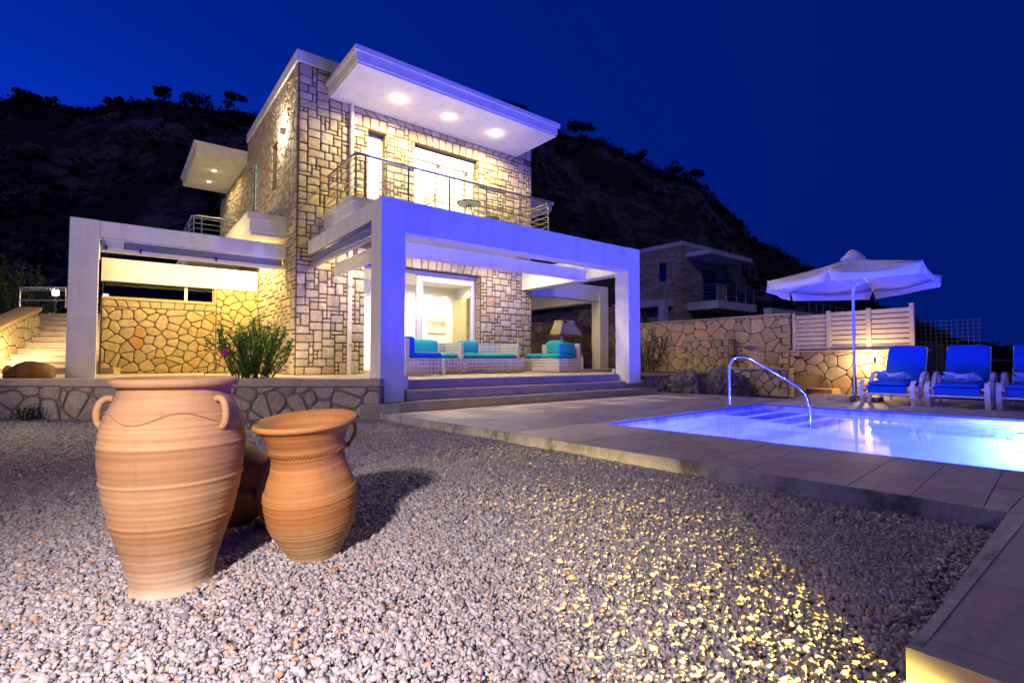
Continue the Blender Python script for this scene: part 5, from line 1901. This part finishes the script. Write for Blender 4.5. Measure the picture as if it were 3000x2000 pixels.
for (x0, x1, y0, y1, z0, z1) in ((NXp + .2, NXp + 5.2, NYp - 5.0, NYp - 4.6, 3.05, 3.5), (NXp + 4.8, NXp + 5.2, NYp - 5.0, NYp - 4.6, .3, 3.05), (NXp + 5.2, NXp + 12, NYp - 4.9, NYp - 4.5, 2.6, 3.3), (NXp - 1.2, NXp - .8, NYp + .4, NYp + .8, 0, 4.0)):
    box('pergola_beam', 'stucco', (x0, x1, y0, y1, z0, z1), nb)
railing(nb, [(NXp + 5.5, NYp - 4.7), (NXp + 11.5, NYp - 4.7)], 3.3, 4.2, 5, [(NXp + 5.5 + k, NYp - 4.7) for k in range(7)], r=.012, mat='steel')
MB().box(18.9, 40, 8, 30, -.1, 1.9).build('plot_slab', 'earth', nb)

# ================================================================== HILL
prof = [(-900, 330), (-300, 300), (0, 305), (90, 300), (140, 320), (260, 328), (300, 315), (400, 303), (450, 303), (540, 315), (600, 322), (650, 330), (750, 350), (900, 330), (1100, 305), (1300, 298),
        (1500, 306), (1600, 372), (1640, 396), (1700, 405), (1760, 414), (1800, 440), (1850, 465), (1900, 488), (1950, 510), (2000, 526), (2050, 545), (2100, 606), (2150, 648), (2180, 690), (2200, 716),
        (2250, 733), (2300, 762), (2330, 788), (2400, 810), (2500, 856), (2600, 905), (2700, 960), (2800, 1005), (3000, 1038), (5400, 1048)]


def skyline(s):
    for (a, ya), (b, yb) in zip(prof[:-1], prof[1:]):
        if a <= s <= b:
            return ya + (yb - ya) * (s - a) / (b - a)
    return 1048


hillm = MB()
NU, NV = 300, 46
FH = 1481.0


def hill_pt(i, j):
    s = -900 + 4500 * i / NU
    lat = (s - 1500) / FH
    v = j / NV
    d_ridge = 150 + 12 * math.sin(s * .004)
    d0 = 34 if s > 600 else 30
    if s > 2300: d0 = 60
    d = d0 + (d_ridge - d0) * (v ** 1.0)
    zr = 0.87 + (1053 - skyline(s)) / FH * d_ridge
    zb = 1.6 if s < 2300 else -.3
    e = v ** 1.15
    cl = 0.5 + 0.5 * math.tanh((v - .62) * 7)
    z = zb + (zr - zb) * (0.62 * e + 0.38 * cl * v ** .3) if v < 1 else zr
    x = FW[0] * d + RT[0] * lat * d; y = FW[1] * d + RT[1] * lat * d
    amp = 3.4 * min(1, v * 3) * (1 if j < NV else .25) * min(1, max(0.05, (zr - 1) / 25))
    q = Vector((x * .05, y * .05, z * .08))
    z += amp * (noise.noise(q) + .55 * noise.noise(q * 2.7) + .3 * noise.noise(q * 7))
    z = min(z, 0.87 + (zr - .87) * (d / d_ridge) - 0.3) if j < NV else z
    return (x, y, z)


for j in range(NV + 1):
    for i in range(NU + 1):
        hillm.v.append(hill_pt(i, j))
for j in range(NV):
    for i in range(NU):
        a = j * (NU + 1) + i
        hillm.f.append((a, a + 1, a + NU + 2, a + NU + 1))
# back slope so the ridge has depth
for i in range(NU + 1):
    x, y, z = hillm.v[NV * (NU + 1) + i]
    hillm.v.append((x * 1.6, y * 1.6, z * .6))
for i in range(NU):
    a = NV * (NU + 1) + i
    hillm.f.append((a, a + 1, a + NU + 2, a + NU + 1))
tag(hillm.build('hillside', 'hill', smooth=True, auto=35), kind='structure')

# scrub on slope and ridge
def clump(mb, c, r, n=16, leaf=.35, flat=1.0):
    for k in range(n):
        d = Vector((rng.gauss(0, 1), rng.gauss(0, 1), rng.gauss(0, 1)))
        if d.length < 1e-3: continue
        d = d.normalized() * r * rng.uniform(.45, 1)
        d.z *= flat
        p = Vector(c) + d
        a = Vector((rng.gauss(0, 1), rng.gauss(0, 1), rng.gauss(0, 1))).normalized() * leaf * rng.uniform(.6, 1.3)
        b = a.orthogonal().normalized() * leaf * rng.uniform(.5, 1)
        mb.add([p - a, p - b, p + a, p + b], [(0, 1, 2, 3)])


sc_ = MB()
V_ = hillm.v
for k in range(7000):
    i = rng.randrange(NU); j = int(NV * (rng.random() ** .7))
    p = Vector(V_[j * (NU + 1) + i])
    if p.z < 1.2: continue
    if noise.noise(Vector((p.x * .04, p.y * .04, 5))) < -.08 and j < NV - 4: continue
    s_ = 4500 * i / NU - 900
    if s_ < -80 or s_ > 3050: continue
    clump(sc_, p + Vector((rng.uniform(-1, 1), rng.uniform(-1, 1), .3)), rng.uniform(.5, 1.5) * (0.6 + j / NV), 14, .3 + .25 * j / NV, .8)
for i in range(NU + 1):
    s_ = 4500 * i / NU - 900
    if s_ < -60 or s_ > 2500: continue
    p = Vector(V_[NV * (NU + 1) + i])
    for q in range(8):
        h = rng.uniform(-1.4, 1.7)
        clump(sc_, p + Vector((rng.uniform(-2, 2), rng.uniform(-2, 2), h * .5)), rng.uniform(.9, 2.7), 34, .48, .85)
tag(sc_.build('hill_scrub', 'scrub'), 'dark scrub and bushes covering the rocky hillside', 'scrub', kind='stuff')


def ridge_tree(s, h, r, label, dd=0, blobs=6, flat=.6):
    d = 149 + dd
    lat = (s - 1500) / FH * d
    zr = .87 + (1053 - skyline(s)) / FH * d
    base = (*CA(d, lat)[:2], zr - 1.0)
    t = thing('pine_tree', base, label, 'tree', 'trees on the ridge of the hill')
    MB().tube([base, (base[0], base[1], base[2] + h * .75)], .22, 6, r1=.1).build('trunk', 'trunk', t)
    mb = MB()
    for k in range(blobs):
        a = rng.uniform(0, 6.28); rr = r * .6 * math.sqrt(rng.random())
        clump(mb, (base[0] + rr * math.cos(a) * 1.2, base[1] + rr * math.sin(a) * 1.2, base[2] + h * rng.uniform(.68, 1.0)), r * rng.uniform(.35, .6), 90, .42, flat)
    mb.build('crown', 'scrub', t)


for (s, h, r, lb) in ((60, 4.6, 4.0, 'wide bushy tree at the left end of the ridge'), (100, 4.2, 3.2, 'rounded tree just right of the leftmost ridge tree'), (302, 4.6, 1.5, 'small leaning pine left of the tall ridge pine'),
                      (335, 4.0, 1.7, 'low pine next to the small leaning pine on the ridge'), (460, 7.0, 3.2, 'tall umbrella pine standing out on the ridge at left'), (565, 6.2, 4.4, 'broad dark tree between the umbrella pine and the villa roof'),
                      (672, 7.4, 3.2, 'lone round tree on the ridge just left of the villa roof'), (1690, 6.2, 4.2, 'round tree on the ridge just right of the villa canopy'), (1725, 6.2, 3.8, 'second round tree right of the villa canopy'),
                      (1880, 4.8, 3.0, 'low tree halfway down the right hand ridge'), (1990, 6.0, 3.6, 'broad tree above the neighbour house on the ridge'), (2045, 6.5, 3.8, 'tree at the shoulder of the ridge above the neighbour house'),
                      (2170, 4.2, 1.5, 'small tree on the steep end of the ridge'), (2215, 3.4, 1.2, 'tiny tree at the foot of the steep ridge')):
    ridge_tree(s, h, r, lb)
# trees in the mid distance right of the screen
def mid_tree(d, s, z0, h, r, label, grp='dark bushes beyond the boundary at right', name='dark_bush', blobs=9, mat='scrub', cone=False):
    lat = (s - 1500) / FH * d
    base = (*CA(d, lat)[:2], z0)
    t = thing(name, base, label, 'tree' if cone else 'bush', grp)
    MB().tube([base, (base[0], base[1], z0 + h * .6)], .12, 6, r1=.05).build('trunk', 'trunk', t)
    mb = MB()
    for k in range(blobs):
        if cone:
            f = (k + .5) / blobs
            clump(mb, (base[0], base[1], z0 + h * f), r * (1 - f) + .12, 50, .16, 1.2)
        else:
            a = rng.uniform(0, 6.28); rr = r * math.sqrt(rng.random())
            clump(mb, (base[0] + rr * math.cos(a), base[1] + rr * math.sin(a), z0 + h * rng.uniform(.3, .95)), r * rng.uniform(.3, .5), 60, .16, .9)
    mb.build('crown', mat, t)


mid_tree(34, 2535, -1, 5.6, 1.5, 'dark pointed cypress rising behind the slatted screen', None, 'cypress_tree', 8, cone=True)
mid_tree(34, 2690, -1, 3.9, 1.0, 'dark bush behind the wire fence', blobs=10)
mid_tree(34, 2735, -1, 3.3, 1.2, 'second dark bush right of the wire fence')
mid_tree(38, 2800, -1, 2.6, 1.5, 'low dark bush between the first two loungers')
mid_tree(40, 2925, -1, 2.6, 1.3, 'dark bush between the second and third loungers')
mid_tree(40, 2965, -1, 2.5, 1.2, 'rightmost dark bush behind the loungers')
